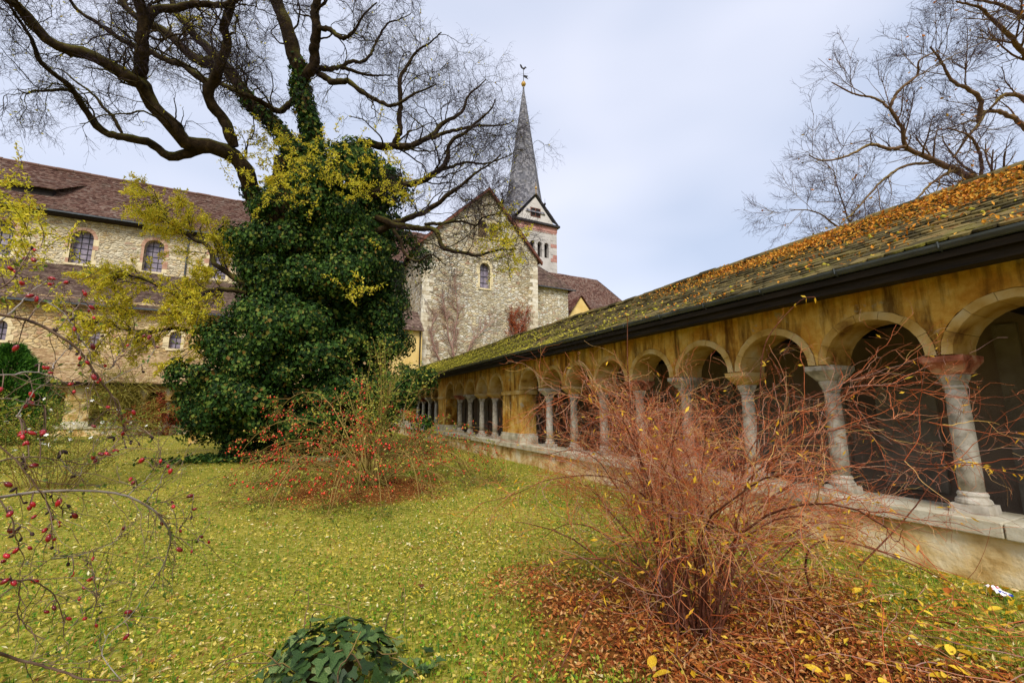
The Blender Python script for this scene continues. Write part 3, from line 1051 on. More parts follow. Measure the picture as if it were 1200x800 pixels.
m.box(-45.4, 9.2, 36.85, 36.98, 8.3, 8.42)
m.obj("gutter", MT["gutter"], nave)
for x, z0, z1, y in ((-9.3, 12.3, 16.3, 42.9), (-13.6, 5.3, 8.4, 37.4), (-26.0, 5.3, 8.4, 37.4), (0.5, 5.3, 8.4, 37.4)):
    m = MB()
    m.lathe([(0.055, z0), (0.055, z1)], 8, x, y)
    m.obj("downpipe", MT["gutter"], nave)

# ---------------------------------------------------------------- church: transept
GX0, GX1, GA, GZ, GE = 9.0, 20.65, 15.2, 22.9, 16.7
tr = thing("church_transept", (14.9, 40, 0), "tall rubble stone church gable with small arched window under twin openings", "church")
plG = placer('x', 36.0)


def gtop(u):
    return GZ - 0.25 - (GZ - GE) * (abs(u - GA) / ((GA - GX0) if u < GA else (GX1 - GA)))


gw = [(14.93, 0.5, 12.75, 14.75)]
tw = [(14.64, 0.46, 17.7, 18.95), (15.86, 0.46, 17.85, 18.98)]
arch_wall(plG, GX0, GX1, -0.2, GE, gw + tw + [(GA, 0.001, 1, 1.01)], 0.9, 12, ztop=gtop, reveal=0.45).obj("gable_wall", MT["rubble_gable"], tr)
arch_window(plG, gw[0], tr, 0.45, "cream", 0.3, (2, 4))
for w in tw:
    arch_window(plG, w, tr, 0.42, "cream", 0.24, (0, 0), glass="niche", jamb=False)
m = MB()
m.box(GX0, GX0 + 0.9, 36.91, 43.0, -0.2, GE - 0.4)
m.obj("side_wall", MT["rubble_gable"], tr)
m = MB()
m.box(GX1 - 0.9, GX1, 36.91, 58.0, -0.2, GE - 0.4)
m.obj("side_wall", MT["rubble_gable"], tr)
for sgn, ex_, mt in ((-1, GX0, "tile_red_y"), (1, GX1, "tile_red_y")):
    half = abs(ex_ - GA)
    sl = (GZ - GE) / half
    xe, ze = ex_ + sgn * 0.45, GE - 0.45 * sl
    V, F = course_roof((xe, 35.7, ze), (xe, 60.0, ze), (GA, 60.0, GZ), (GA, 35.7, GZ), 44, 0.04)
    link("roof", mesh_from("roof", V, F, MT[mt]), tr)
    m = MB()                                              # verge board under the roof edge
    m.prism([(xe, 35.66, ze - 0.02), (GA, 35.66, GZ - 0.02), (GA, 35.66, GZ - 0.32), (xe, 35.66, ze - 0.3)], (0, 0.3, 0))
    m.obj("verge_board", MT["verge"], tr)
# quoins on the gable's corners, big pale blocks
for cx, sg in ((GX0, 1), (GX1, -1)):
    z = 5.0
    k = 0
    while z < GE - 1.2:
        h = random.uniform(0.3, 0.46)
        w = (0.95 if k % 2 else 0.55) * random.uniform(0.85, 1.15)
        m = MB()
        a, b = sorted((cx - sg * 0.02, cx + sg * w))
        m.box(a, b, 35.975, 36.25, z + 0.008, z + h - 0.008)
        m.obj("quoin", MT["quoin"], tr)
        z += h
        k += 1

# small yellow annex in the corner beside the gable
an = thing("annex", (8.0, 35, 0), "small yellow rendered annex in the corner beside the stone gable", "building")
m = MB()
m.box(6.6, 8.95, 35.2, 37.3, 0, 8.2)
m.obj("wall", MT["yellow_wall"], an)
V, F = course_roof((6.2, 34.8, 8.0), (9.0, 34.8, 8.0), (9.0, 37.4, 10.2), (6.2, 37.4, 10.2), 16, 0.03)
link("roof", mesh_from("roof", V, F, MT["tile_brown"]), an)
m = MB()
m.lathe([(0.06, 3.5), (0.06, 8.0)], 8, 8.75, 35.1)
m.obj("downpipe", MT["timber"], an)

# ---------------------------------------------------------------- chapel and houses right of the gable
ch = thing("chapel", (23.5, 40, 0), "low stone chapel with tiled roof against the right side of the gable", "building")
arch_wall(placer('x', 38.2), 20.7, 25.75, -0.2, 14.5, [], 0.6, back=False).obj("wall", MT["rubble_gable"], ch)
m = MB()
m.box(25.1, 25.75, 38.81, 46, -0.2, 14.4)
m.obj("side_wall", MT["rubble_gable"], ch)
V, F = course_roof((20.7, 37.8, 14.45), (26.5, 37.8, 14.45), (23.9, 42.5, 18.6), (20.7, 42.5, 18.6), 26, 0.04)
link("roof", mesh_from("roof", V, F, MT["tile_brown"]), ch)
V, F = course_roof((26.5, 37.8, 14.45), (26.5, 48.0, 14.45), (23.9, 48.0, 18.6), (23.9, 42.5, 18.6), 26, 0.04)
link("roof", mesh_from("roof", V, F, MT["tile_red_y"]), ch)
m = MB()
m.box(20.7, 26.5, 37.68, 37.79, 14.32, 14.42)
m.obj("gutter", MT["gutter"], ch)

hs = thing("house", (34, 50, 0), "house with red tiled hipped roof behind the chapel", "building")
m = MB()
m.box(27.5, 41.8, 46.5, 55, 0, 15.8)
m.obj("wall", MT["rubble_aisle"], hs)
V, F = course_roof((27.0, 46.0, 15.3), (42.6, 46.0, 15.3), (38.9, 50.0, 20.7), (27.0, 50.0, 20.7), 30, 0.05)
link("roof", mesh_from("roof", V, F, MT["tile_red"]), hs)
V, F = course_roof((42.6, 46.0, 15.3), (42.6, 55.0, 15.3), (38.9, 51.0, 20.7), (38.9, 50.0, 20.7), 30, 0.03)
link("roof", mesh_from("roof", V, F, MT["tile_red_y"]), hs)
V, F = course_roof((27.0, 55.0, 15.3), (42.6, 55.0, 15.3), (38.9, 50.5, 20.7), (27.0, 50.5, 20.7), 20, 0.03)
link("roof", mesh_from("roof", V, F, MT["tile_red"]), hs)

gb = thing("house", (29.5, 41, 0), "small yellow gabled house in front of the red hipped roof", "building")
m = MB()
m.prism([(26.3, 39.5, 0), (30.8, 39.5, 0), (30.8, 39.5, 11.4), (28.4, 39.5, 14.3), (26.3, 39.5, 11.4)], (0, 0.4, 0))
m.obj("gable_wall", MT["yellow_wall"], gb)
V, F = course_roof((31.2, 39.3, 10.95), (31.2, 46.0, 10.95), (28.4, 46.0, 14.45), (28.4, 39.3, 14.45), 20, 0.03)
link("roof", mesh_from("roof", V, F, MT["tile_red_y"]), gb)
V, F = course_roof((25.9, 39.3, 10.95), (25.9, 46.0, 10.95), (28.4, 46.0, 14.45), (28.4, 39.3, 14.45), 20, 0.03)
link("roof", mesh_from("roof", V, F, MT["tile_red_y"]), gb)
m = MB()
m.box(30.4, 30.8, 39.91, 46, 0, 11.3)
m.obj("side_wall", MT["yellow_wall"], gb)
lr = thing("house", (33.5, 41, 0), "low red tiled roof stepping down behind the mossy cloister ridge", "building")
V, F = course_roof((29.5, 39.0, 12.0), (36.5, 39.0, 12.0), (36.5, 43.5, 15.0), (29.5, 43.5, 15.0), 20, 0.04)
link("roof", mesh_from("roof", V, F, MT["tile_red"]), lr)
m = MB()
m.box(31.4, 36.2, 39.6, 44, 0, 12.3)
m.obj("wall", MT["yellow_wall"], lr)

# ---------------------------------------------------------------- tower
TX, TY, TH = 33.0, 62.0, 4.0
tow = thing("church_tower", (TX, TY, 0), "church tower with red cornice, slate gables and tall grey spire topped by a weathercock", "tower")
tops = [(31.1, 0.42, 26.1, 28.3), (32.4, 0.42, 26.1, 28.3), (33.75, 0.42, 26.1, 28.3), (35.05, 0.42, 26.1, 28.3)]
plT = placer('x', TY - TH)
arch_wall(plT, TX - TH, TX + TH, 0, 31.2, tops, 0.7, 10, reveal=0.7, back=False).obj("south_wall", MT["tower_wall"], tow)
plW = placer('y', TX - TH)
arch_wall(plW, TY - TH + 0.71, TY + TH, 0, 31.2, [(TY - 2 + 1.3 * k, 0.42, 26.1, 28.3) for k in range(4)], 0.7, 10, reveal=0.7, back=False).obj("west_wall", MT["tower_wall"], tow)
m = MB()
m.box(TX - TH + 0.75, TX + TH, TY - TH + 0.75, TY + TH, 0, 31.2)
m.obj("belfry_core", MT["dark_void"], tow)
for k, (u, r, zb, zs) in enumerate(tops[:-1]):           # colonnettes between the lights
    m = MB()
    m.lathe([(0.13, 26.1), (0.13, 26.3), (0.09, 26.35), (0.085, 28.0), (0.15, 28.25)], 10, u + 0.66, TY - TH + 0.25)
    m.obj("colonnette", MT["tower_red"], tow)
z, k = 20.0, 0
while z < 30.9:                                          # red and grey corner blocks
    h = 0.62
    for sx in (-1, 1):
        w = 1.15 if k % 2 else 0.75
        m = MB()
        a, b = sorted((TX + sx * (TH + 0.05), TX + sx * (TH - w)))
        m.box(a, b, TY - TH - 0.05, TY - TH + 0.4, z + 0.01, z + h - 0.01)
        m.obj("quoin", MT["tower_red"] if k % 4 == 1 or k % 7 == 3 else MT["tower_wall"], tow)
    z += h
    k += 1
m = MB()
m.box(TX - TH - 0.12, TX + TH + 0.12, TY - TH - 0.12, TY + TH + 0.12, 30.75, 31.6)
corn = m.obj("cornice", MT["tower_red"], tow)
m = MB()
for k in range(26):                                      # arched frieze hanging below the cornice
    x = TX - TH + 0.3 + k * 0.3
    m = MB()
    m.box(x, x + 0.15, TY - TH - 0.1, TY - TH + 0.1, 30.4, 30.749)
    m.obj("frieze_block", MT["tower_red"], corn)
m = MB()
m.box(TX - TH - 0.5, TX + TH + 0.5, TY - TH - 0.5, TY + TH + 0.5, 31.6, 31.95)
m.obj("eave", MT["iron"], tow)
GZT = 36.9
m = MB()
for sx, sy in ((0, -1), (-1, 0), (1, 0), (0, 1)):
    if sx == 0:
        yy = TY + sy * TH
        poly = [(TX - TH + 0.3, yy, 31.95), (TX + TH - 0.3, yy, 31.95), (TX, yy, GZT - 0.5)]
        d = (0, -sy * 0.5, 0)
    else:
        xx = TX + sx * TH
        poly = [(xx, TY - TH + 0.3, 31.95), (xx, TY + TH - 0.3, 31.95), (xx, TY, GZT - 0.5)]
        d = (-sx * 0.5, 0, 0)
    g = MB().prism(poly, d)
    gable = g.obj("gable", MT["tower_pale"], tow)
    if (sx, sy) == (0, -1):
        for q in (-0.45, 0.45):
            w = MB()
            w.box(TX + q - 0.36, TX + q + 0.36, TY - TH - 0.03, TY - TH + 0.05, 33.0, 34.3)
            w.obj("window", MT["dark_void"], gable)
        w = MB()
        w.box(TX - 0.95, TX + 0.95, TY - TH - 0.06, TY - TH + 0.02, 34.301, 34.42)
        w.box(TX - 0.95, TX + 0.95, TY - TH - 0.06, TY - TH + 0.02, 32.85, 32.99)
        w.box(TX - 0.95, TX - 0.82, TY - TH - 0.06, TY - TH + 0.02, 33.0, 34.3)
        w.box(TX + 0.82, TX + 0.95, TY - TH - 0.06, TY - TH + 0.02, 33.0, 34.3)
        w.box(TX - 0.08, TX + 0.08, TY - TH - 0.06, TY - TH + 0.02, 33.0, 34.3)
        w.obj("window_frame", MT["verge"], gable)
    fm = MB()
    fx, fy = TX + sx * (TH + 0.25), TY + sy * (TH + 0.25)
    fm.lathe([(0.05, GZT - 0.2), (0.05, GZT + 0.7), (0.17, GZT + 0.85), (0.2, GZT + 1.0), (0.15, GZT + 1.15), (0.03, GZT + 1.25), (0.02, GZT + 2.0)], 8, fx, fy)
    fm.obj("finial", MT["gold"] if sx == 0 else MT["iron"], tow)
# slate slopes of the four gables
zE = 31.95
for sx, sy in ((0, -1), (0, 1), (-1, 0), (1, 0)):
    for s in (-1, 1):
        if sx == 0:
            A = (TX + s * (TH + 0.45), TY + sy * (TH + 0.35), zE - 0.1)
            D = (TX, TY + sy * (TH + 0.35), GZT)
            B = (TX + s * (TH + 0.45), TY + sy * (TH - 0.5), zE - 0.1)
            C = (TX, TY, GZT)
            B = (TX + s * 1.2, TY + sy * 1.2, zE + 3.4)
        else:
            A = (TX + sx * (TH + 0.35), TY + s * (TH + 0.45), zE - 0.1)
            D = (TX + sx * (TH + 0.35), TY, GZT)
            C = (TX, TY, GZT)
            B = (TX + sx * 1.2, TY + s * 1.2, zE + 3.4)
        V, F = course_roof(A, B, C, D, 18, 0.0, 0.03, 2.0)
        link("gable_roof", mesh_from("gable_roof", V, F, MT["slate"]), tow)
sp = []
prof = [(4.35, 33.6), (3.55, 35.4), (3.0, 37.6), (2.62, 40.0)]
nrow = 70
zz = np.linspace(33.6, 60.1, nrow)
Vs, Fs, k = [], [], 0
rz = np.interp(zz, [33.6, 35.4, 37.6, 40.0, 59.0, 60.1], [4.5, 3.7, 3.15, 2.78, 0.16, 0.1])
for a_, b_, ra, rb in zip(zz[:-1], zz[1:], rz[:-1], rz[1:]):
    an_ = np.arange(8) * math.pi / 4 + math.pi / 8
    c_, s_ = np.cos(an_), np.sin(an_)
    lo = np.stack([TX + (ra + 0.03) * c_, TY + (ra + 0.03) * s_, np.full(8, a_ - 0.04)], 1)
    hi = np.stack([TX + rb * c_, TY + rb * s_, np.full(8, b_)], 1)
    i = np.arange(8)
    Fs.append(np.stack([i, (i + 1) % 8, (i + 1) % 8 + 8, i + 8], 1) + k)
    Vs += [lo, hi]
    k += 16
spire = link("spire", mesh_from("spire", np.concatenate(Vs), np.concatenate(Fs), MT["slate"]), tow)
m = MB()
m.lathe([(0.05, 59.9), (0.3, 60.05), (0.46, 60.4), (0.3, 60.8), (0.06, 60.9)], 14, TX, TY)
m.obj("gilded_ball", MT["gold"], tow, True)
m = MB()
m.lathe([(0.07, 60.8), (0.06, 63.6)], 6, TX, TY)
m.obj("vane_rod", MT["iron"], tow)
ck = [(-0.75, 0.55), (-0.5, 0.15), (0.1, 0.0), (0.4, 0.25), (0.5, 0.6), (0.75, 0.62), (0.5, 0.85), (0.3, 0.8), (0.15, 0.45), (-0.2, 0.4), (-0.45, 0.85), (-0.8, 0.95)]
m = MB()
m.prism([(TX + x * 0.9, TY - 0.04, 63.4 + z * 0.9) for x, z in ck], (0, 0.08, 0))
m.obj("weathercock", MT["iron"], tow)
m = MB()
m.prism([(TX, TY - 0.03, 61.9), (TX + 1.0, TY - 0.03, 61.75), (TX + 0.7, TY - 0.03, 62.1), (TX + 1.0, TY - 0.03, 62.45), (TX, TY - 0.03, 62.3)], (0, 0.06, 0))
m.obj("vane_flag", MT["iron"], tow)

# ---------------------------------------------------------------- plant materials
def mat_bark(name, stops, mossc=None, scale=6.0):
    m, nt, b = mat_base(name, 0.95, 0.1)
    v = coords(nt)
    c = ramp(nt, noise(nt, v, scale, 7.0, 0.65), stops)
    if mossc:
        g = N(nt, "NewGeometry")
        up = N(nt, "SeparateXYZ", {"Vector": g.outputs["Normal"]}).outputs["Z"]
        k = math_(nt, 'ADD', math_(nt, 'MULTIPLY', up, 0.35), noise(nt, v, 1.2, 5.0))
        c = mixc(nt, ramp(nt, k, [(0.48, (0, 0, 0, 1)), (0.78, (0.85, 0.85, 0.85, 1))]), c, mossc)
    nt.links.new(c, b.inputs["Base Color"])
    bump(nt, b, noise(nt, v, 20.0, 5.0), 0.8, 0.03)
    return m


MT["bark"] = mat_bark("mossy_bark", [(0.3, col('#17110c')), (0.55, col('#35291c')), (0.75, col('#54442f'))], col('#585420'))
MT["twig"] = mat_bark("dark_twigs", [(0.3, col('#221b20')), (0.7, col('#443840'))])
MT["bark_r"] = mat_bark("brown_bark", [(0.3, col('#4a382c')), (0.6, col('#7c604c')), (0.8, col('#977654'))], col('#85743a'))
MT["twig_r"] = mat_bark("purplish_twigs", [(0.3, col('#2a1e26')), (0.7, col('#4e3c48'))])
MT["ivy"] = mat_leaf("ivy_leaf", [(0.0, col('#0f200a')), (0.35, col('#1e3810')), (0.6, col('#314e1a')), (0.82, col('#4e6a28')), (0.94, col('#7c8436')), (1.0, col('#7a5a2a'))], 0.6, 0.14, 0.25)
MT["ivy_near"] = mat_noise("ivy_leaf_near", [(0.15, col('#121f0a')), (0.4, col('#283f17')), (0.6, col('#425a2a')), (0.78, col('#6a7c44')), (0.92, col('#94905a'))], 22, 4, rough=0.5, spec=0.25, rnd=0.55, bump_s=0.4, bump_d=0.003)
MT["yellow_leaf"] = mat_leaf("yellow_leaflet", [(0.0, col('#98982a')), (0.3, col('#c8c032')), (0.6, col('#e0d03c')), (0.85, col('#ecdc4c')), (1.0, col('#c79a28'))], 0.55, 0.2, 0.45)
MT["red_stem"] = mat_bark("red_stem", [(0.3, col('#3c2318')), (0.5, col('#683c2a')), (0.75, col('#8c6450'))])
MT["red_twig"] = mat_leaf("red_twig", [(0.0, col('#632c14')), (0.25, col('#984824')), (0.5, col('#b06034')), (0.68, col('#b27a58')), (0.82, col('#967268')), (1.0, col('#caa050'))], 0.7, 0.2, 0.0)
MT["gold_leaf"] = mat_leaf("golden_leaf", [(0.0, col('#c08a18')), (0.4, col('#dcae28')), (0.8, col('#e8c545')), (1.0, col('#b46a1c'))], 0.55, 0.2, 0.35)
MT["rose_cane"] = mat_leaf("rose_cane", [(0.0, col('#4c4a20')), (0.4, col('#7a7132')), (0.7, col('#8b6a3a')), (1.0, col('#6a3a26'))], 0.7, 0.2, 0.0)
MT["rose_leaf"] = mat_leaf("rose_leaf", [(0.0, col('#3f5a1c')), (0.4, col('#71842a')), (0.75, col('#a5a23a')), (1.0, col('#c7b84a'))], 0.5, 0.3, 0.35)
MT["hip_far"] = mat_leaf("small_hips", [(0.0, col('#a01a14')), (0.5, col('#cc2a1c')), (1.0, col('#e0502a'))], 0.35, 0.5, 0.0)
MT["hip"] = mat_noise("rose_hip", [(0.25, col('#4a090c')), (0.5, col('#84101a')), (0.75, col('#b01c22'))], 30, 3, rough=0.28, spec=0.5, rnd=0.45, bump_s=0.1, bump_d=0.001)
MT["hip_dark"] = mat_noise("shrivelled_hip", [(0.3, col('#17110f')), (0.7, col('#3a2420'))], 60, 3, rough=0.7, bump_s=0.6, bump_d=0.002, fine=200)
MT["cane_near"] = mat_noise("near_rose_cane", [(0.3, col('#3b2a22')), (0.5, col('#6b5342')), (0.7, col('#8d7a68'))], 14, 5, rough=0.7, bump_s=0.3, bump_d=0.002)
MT["cane_grey"] = mat_noise("grey_rose_cane", [(0.3, col('#6a5e54')), (0.6, col('#9a8f85'))], 14, 5, rough=0.7)
MT["litter"] = mat_leaf("leaf_litter", [(0.0, col('#4c2412')), (0.25, col('#86441c')), (0.5, col('#ac602a')), (0.75, col('#c08244')), (0.92, col('#cca26c')), (1.0, col('#dcae3a'))], 0.7, 0.2, 0.15)
MT["lawn_leaf"] = mat_leaf("lawn_yellow_leaf", [(0.0, col('#a8921f')), (0.25, col('#cdb636')), (0.48, col('#dcc85c')), (0.62, col('#e6dcb0')), (0.74, col('#cbaa68')), (0.87, col('#a8743a')), (1.0, col('#744422'))], 0.6, 0.25, 0.25)
MT["lawn_green"] = mat_leaf("lawn_green_leaf", [(0.0, col('#2f560f')), (0.28, col('#648c18')), (0.55, col('#98a62c')), (0.78, col('#c6b83e')), (0.9, col('#d8c468')), (1.0, col('#b98a44'))], 0.55, 0.25, 0.3)
MT["grass"] = mat_leaf("grass_blade", [(0.0, col('#365c12')), (0.5, col('#5f8a1c')), (1.0, col('#9caa38'))], 0.55, 0.25, 0.3)
MT["roof_leaf"] = mat_leaf("roof_leaf", [(0.0, col('#8a4a12')), (0.3, col('#b8701a')), (0.55, col('#d8922a')), (0.75, col('#dca840')), (0.88, col('#8c762c')), (1.0, col('#6a4c20'))], 0.6, 0.2, 0.2)
MT["moss"] = mat_leaf("moss_cushion", [(0.0, col('#54561c')), (0.5, col('#8c842a')), (1.0, col('#b5a640'))], 0.95, 0.05, 0.0)
MT["conifer"] = mat_leaf("conifer_spray", [(0.0, col('#1c3c12')), (0.5, col('#36621e')), (1.0, col('#64902e'))], 0.55, 0.25, 0.15)
MT["brown_leaf"] = mat_leaf("brown_red_leaf", [(0.0, col('#5a2414')), (0.5, col('#8f4024')), (1.0, col('#b8683a'))], 0.6, 0.2, 0.3)
MT["vine"] = mat_leaf("vine_twig", [(0.0, col('#6a4a40')), (0.5, col('#8f7064')), (1.0, col('#a58a7c'))], 0.8, 0.1, 0.0)
MT["olive_twig"] = mat_leaf("olive_twig", [(0.0, col('#5c5420')), (0.5, col('#857a30')), (1.0, col('#a09248'))], 0.8, 0.1, 0.0)
MT["white_petal"] = mat_noise("white_petal", [(0.3, col('#d6d3c4')), (0.7, col('#efeee6'))], 20, 3, rough=0.6)


def obj_np(name, VF, mat, parent=None, smooth=False, kind=None):
    o = link(name, mesh_from(name, VF[0], VF[1], mat, smooth), parent)
    if kind:
        o["kind"] = kind
    return o


def blobs(P, r, stretch=1.0):
    """little eight-faced berries"""
    P = np.asarray(P)
    r = np.broadcast_to(np.asarray(r, float), (len(P),))[:, None, None]
    d = np.array([(1, 0, 0), (-1, 0, 0), (0, 1, 0), (0, -1, 0), (0, 0, stretch), (0, 0, -stretch)])
    V = (P[:, None] + d[None] * r).reshape(-1, 3)
    f = np.array([(0, 2, 4), (2, 1, 4), (1, 3, 4), (3, 0, 4), (2, 0, 5), (1, 2, 5), (3, 1, 5), (0, 3, 5)])
    F = (np.arange(len(P))[:, None, None] * 6 + f[None]).reshape(-1, 3)
    return V, F


def pick(P, n, lo=0.2):
    i = rng.integers(0, P.shape[0], n)
    u = (lo + (1 - lo) * rng.random(n)) * (P.shape[1] - 1)
    k = np.minimum(u.astype(int), P.shape[1] - 2)
    f = (u - k)[:, None]
    return P[i, k] * (1 - f) + P[i, k + 1] * f, unit(P[i, k + 1] - P[i, k])


def limb_tube(pts, r0, r1, n=40, sides=10, knob=0.06, kink=1.0):
    P = spline(pts, n)
    R = r0 + (r1 - r0) * np.linspace(0, 1, n) ** 1.15
    u = np.linspace(0, 1, n)
    seg = np.linalg.norm(np.diff(P, axis=0), axis=1).sum()
    wv = sum(np.sin(u[:, None] * seg * f + rng.uniform(0, 6.28, 3)[None]) * a for f, a in ((2.4, 0.05), (5.2, 0.03)))
    P = P + wv * np.minimum(1, u * 6)[:, None] * kink + rng.normal(0, 0.2, (n, 3)) * np.minimum(R, 0.06)[:, None]
    R = R * (1 + knob * np.sin(np.arange(n) * 1.9 + rng.random() * 6))
    return P, R


# ---------------------------------------------------------------- the great tree
TRUNK = on_ground(292, 541)
tree = thing("ivy_clad_tree", TRUNK, "huge bare spreading tree with mossy limbs rising from a mass of ivy", "tree")


GROWN = []


def limb_px(path, t0, t1, r0, r1, bow=0.0, kink=1.0):
    n = len(path)
    if GROWN:                                            # a limb starts inside the limb that bears it
        q = np.concatenate(GROWN) - CAM
        dq = q @ FWD
        e = np.hypot(600 + FOC * (q @ RGT) / dq - path[0][0], 400 - FOC * (q @ UPV) / dq - path[0][1])
        j = int(np.argmin(e))
        if e[j] < 30:
            t1 = t1 + 0.6 * (dq[j] - t0)
            t0 = dq[j]
    pts = []
    for i, (x, y) in enumerate(path):
        f = i / (n - 1)
        pts.append(at(x, y, t0 + (t1 - t0) * f + bow * math.sin(math.pi * f)))
    P, R = limb_tube(pts, r0, r1, kink=kink)
    if GROWN:
        R[:2] *= (0.75, 0.92)
    GROWN.append(P)
    return P, R


LIMBS = [
    # trunk
    ([(292, 548), (300, 480), (318, 390), (330, 300), (338, 230), (345, 190)], 14.9, 14.8, 0.85, 0.6, 0),
    # left low limb and its forks
    ([(318, 300), (300, 236), (290, 203), (273, 179), (243, 174), (219, 167), (199, 142), (169, 108), (155, 95), (118, 73), (78, 57), (44, 32), (17, 8), (-20, -20)], 14.2, 9.5, 0.36, 0.1, 0),
    ([(243, 172), (222, 178), (199, 184), (169, 165), (118, 154), (101, 132), (78, 98), (51, 71), (27, 34), (5, 0)], 13.4, 10.4, 0.17, 0.03, 0.5),
    ([(84, 106), (62, 108), (44, 108), (34, 111), (22, 104)], 11.2, 10.6, 0.05, 0.015, 0),
    ([(142, 155), (125, 128), (100, 104), (84, 91), (60, 80)], 12.5, 12.8, 0.06, 0.015, 0),
    ([(176, 112), (166, 92), (164, 68), (167, 30), (162, 0), (158, -60)], 11.75, 11.0, 0.2, 0.13, 0),
    ([(166, 40), (178, 24), (203, 10), (236, 2), (287, 2), (320, -10)], 11.1, 12.0, 0.13, 0.06, 0),
    ([(275, 172), (266, 152), (250, 125), (246, 105), (260, 81), (263, 51), (260, 30), (270, 7), (274, -50)], 14.0, 12.4, 0.2, 0.1, 0),
    ([(246, 99), (225, 85), (203, 71), (172, 59), (152, 51), (115, 30), (84, 3), (70, -20)], 13.4, 12.2, 0.13, 0.04, 0.6),
    ([(342, 200), (338, 165), (304, 132), (287, 108), (263, 81), (236, 71), (203, 47), (162, 20), (130, -15)], 14.9, 15.6, 0.34, 0.1, 0.5),
    ([(285, 108), (262, 98), (240, 90)], 15.0, 14.2, 0.12, 0.05, 0),
    ([(352, 112), (331, 127), (310, 122), (297, 118), (260, 100)], 15.2, 14.4, 0.13, 0.07, 0),
    ([(262, 80), (233, 44), (209, 20), (198, -15)], 15.1, 16.0, 0.2, 0.08, 0),
    ([(362, 230), (368, 165), (358, 135), (351, 101), (354, 81), (344, 61), (334, 30), (324, 0), (316, -60)], 15.0, 14.0, 0.42, 0.16, 0),
    ([(354, 92), (366, 78), (368, 44), (373, 7), (378, -50)], 14.7, 13.6, 0.2, 0.11, 0),
    ([(361, 81), (385, 80), (401, 79), (435, 89), (459, 88)], 14.8, 15.8, 0.12, 0.02, 0.3),
    ([(370, 84), (385, 92), (411, 101), (445, 118), (469, 120), (492, 111), (510, 100)], 14.7, 13.2, 0.13, 0.02, 0),
    ([(398, 79), (415, 74), (428, 68), (445, 41), (462, 27), (480, 15)], 15.2, 16.5, 0.08, 0.015, 0),
    ([(370, 34), (381, 35), (401, 42), (418, 32), (428, 20), (440, 5)], 14.2, 13.2, 0.1, 0.02, 0),
    ([(385, 205), (425, 172), (452, 172), (476, 169), (502, 165), (516, 149), (543, 125), (553, 111), (570, 95)], 14.8, 16.2, 0.2, 0.02, 0),
    ([(460, 173), (469, 145), (470, 115), (472, 81), (489, 59), (503, 51), (520, 40)], 15.4, 14.6, 0.12, 0.02, 0),
    ([(505, 163), (530, 152), (558, 149), (587, 147), (604, 140)], 16.0, 17.0, 0.09, 0.015, 0),
    ([(410, 240), (449, 223), (482, 213), (509, 203), (523, 189), (533, 165), (550, 148), (567, 135), (580, 118)], 14.6, 14.0, 0.17, 0.02, 0),
    ([(512, 201), (530, 194), (553, 192), (580, 189), (598, 178)], 14.4, 15.5, 0.07, 0.015, 0),
    ([(430, 275), (469, 260), (496, 250), (516, 233), (543, 216), (570, 196), (585, 180)], 14.4, 12.6, 0.14, 0.018, 0),
    ([(440, 255), (480, 266), (505, 270), (520, 287), (550, 297), (580, 297), (607, 290)], 13.8, 12.0, 0.14, 0.02, 0),
    ([(498, 263), (529, 260), (556, 264), (565, 255), (590, 250)], 13.1, 12.4, 0.07, 0.015, 0),
    ([(460, 268), (485, 305), (505, 300), (520, 310)], 13.7, 13.0, 0.07, 0.015, 0),
    ([(352, 300), (322, 283), (312, 268), (306, 262)], 14.0, 12.9, 0.26, 0.12, 0),
    # low leafy branches on the left
    ([(285, 400), (244, 392), (195, 386), (153, 386), (123, 377), (95, 380)], 14.2, 12.2, 0.1, 0.03, 0),
    ([(290, 345), (260, 338), (211, 348), (182, 332), (150, 322), (125, 330)], 14.3, 13.4, 0.1, 0.03, 0),
    ([(290, 335), (257, 312), (242, 290), (212, 269), (183, 244), (165, 238)], 14.4, 15.2, 0.11, 0.03, 0),
]
LP, LR = [], []
for k, (path, t0, t1, r0, r1, bow) in enumerate(LIMBS):
    P, R = limb_px(path, t0, t1, r0 * (1 if k == 0 else 0.87), r1 * 0.87, bow)
    if k == 0:
        R[:3] *= np.array([1.5, 1.2, 1.07])
        P[0, 2] -= 0.3
    obj_np("trunk" if k == 0 else "limb", tubes(P[None], R[None], 12 if k < 3 else 8), MT["bark"], tree, True)
    LP.append(P)
    LR.append(R)
LP, LR = np.array(LP[1:]), np.array(LR[1:])
BARE = slice(0, 27)
lenw = np.linalg.norm(np.diff(LP, axis=1), axis=2).sum(1)
wb = lenw.copy()
wb[28:] = 0
wb[27] = 0
wb /= wb.sum()
b1, r1_ = sprout(LP, np.minimum(LR, 0.12), 300, 1.2, 3.0, 16, 0.3, 1.0, 0.05, 0.0, 0.28, 0.011, 0.3, wb)
b2, r2_ = sprout(b1, r1_, 1500, 0.5, 1.5, 9, 0.3, 1.0, 0.03, 0.05, 0.55, 0.006, 0.15)
b3, r3_ = sprout(b2, r2_, 9000, 0.3, 0.95, 6, 0.3, 0.9, 0.0, 0.1, 0.6, 0.0042, 0.1)
b4, r4_ = sprout(b3, r3_, 26000, 0.2, 0.5, 4, 0.3, 0.9, 0.0, 0.15, 0.7, 0.003, 0.1)
obj_np("branches", merge([tubes(b1, r1_, 5), tubes(b2, r2_, 4)]), MT["bark"], tree, True, "stuff")
obj_np("twigs", merge([tubes(b3, r3_, 3), tubes(b4, r4_, 3)]), MT["twig"], tree, False, "stuff")

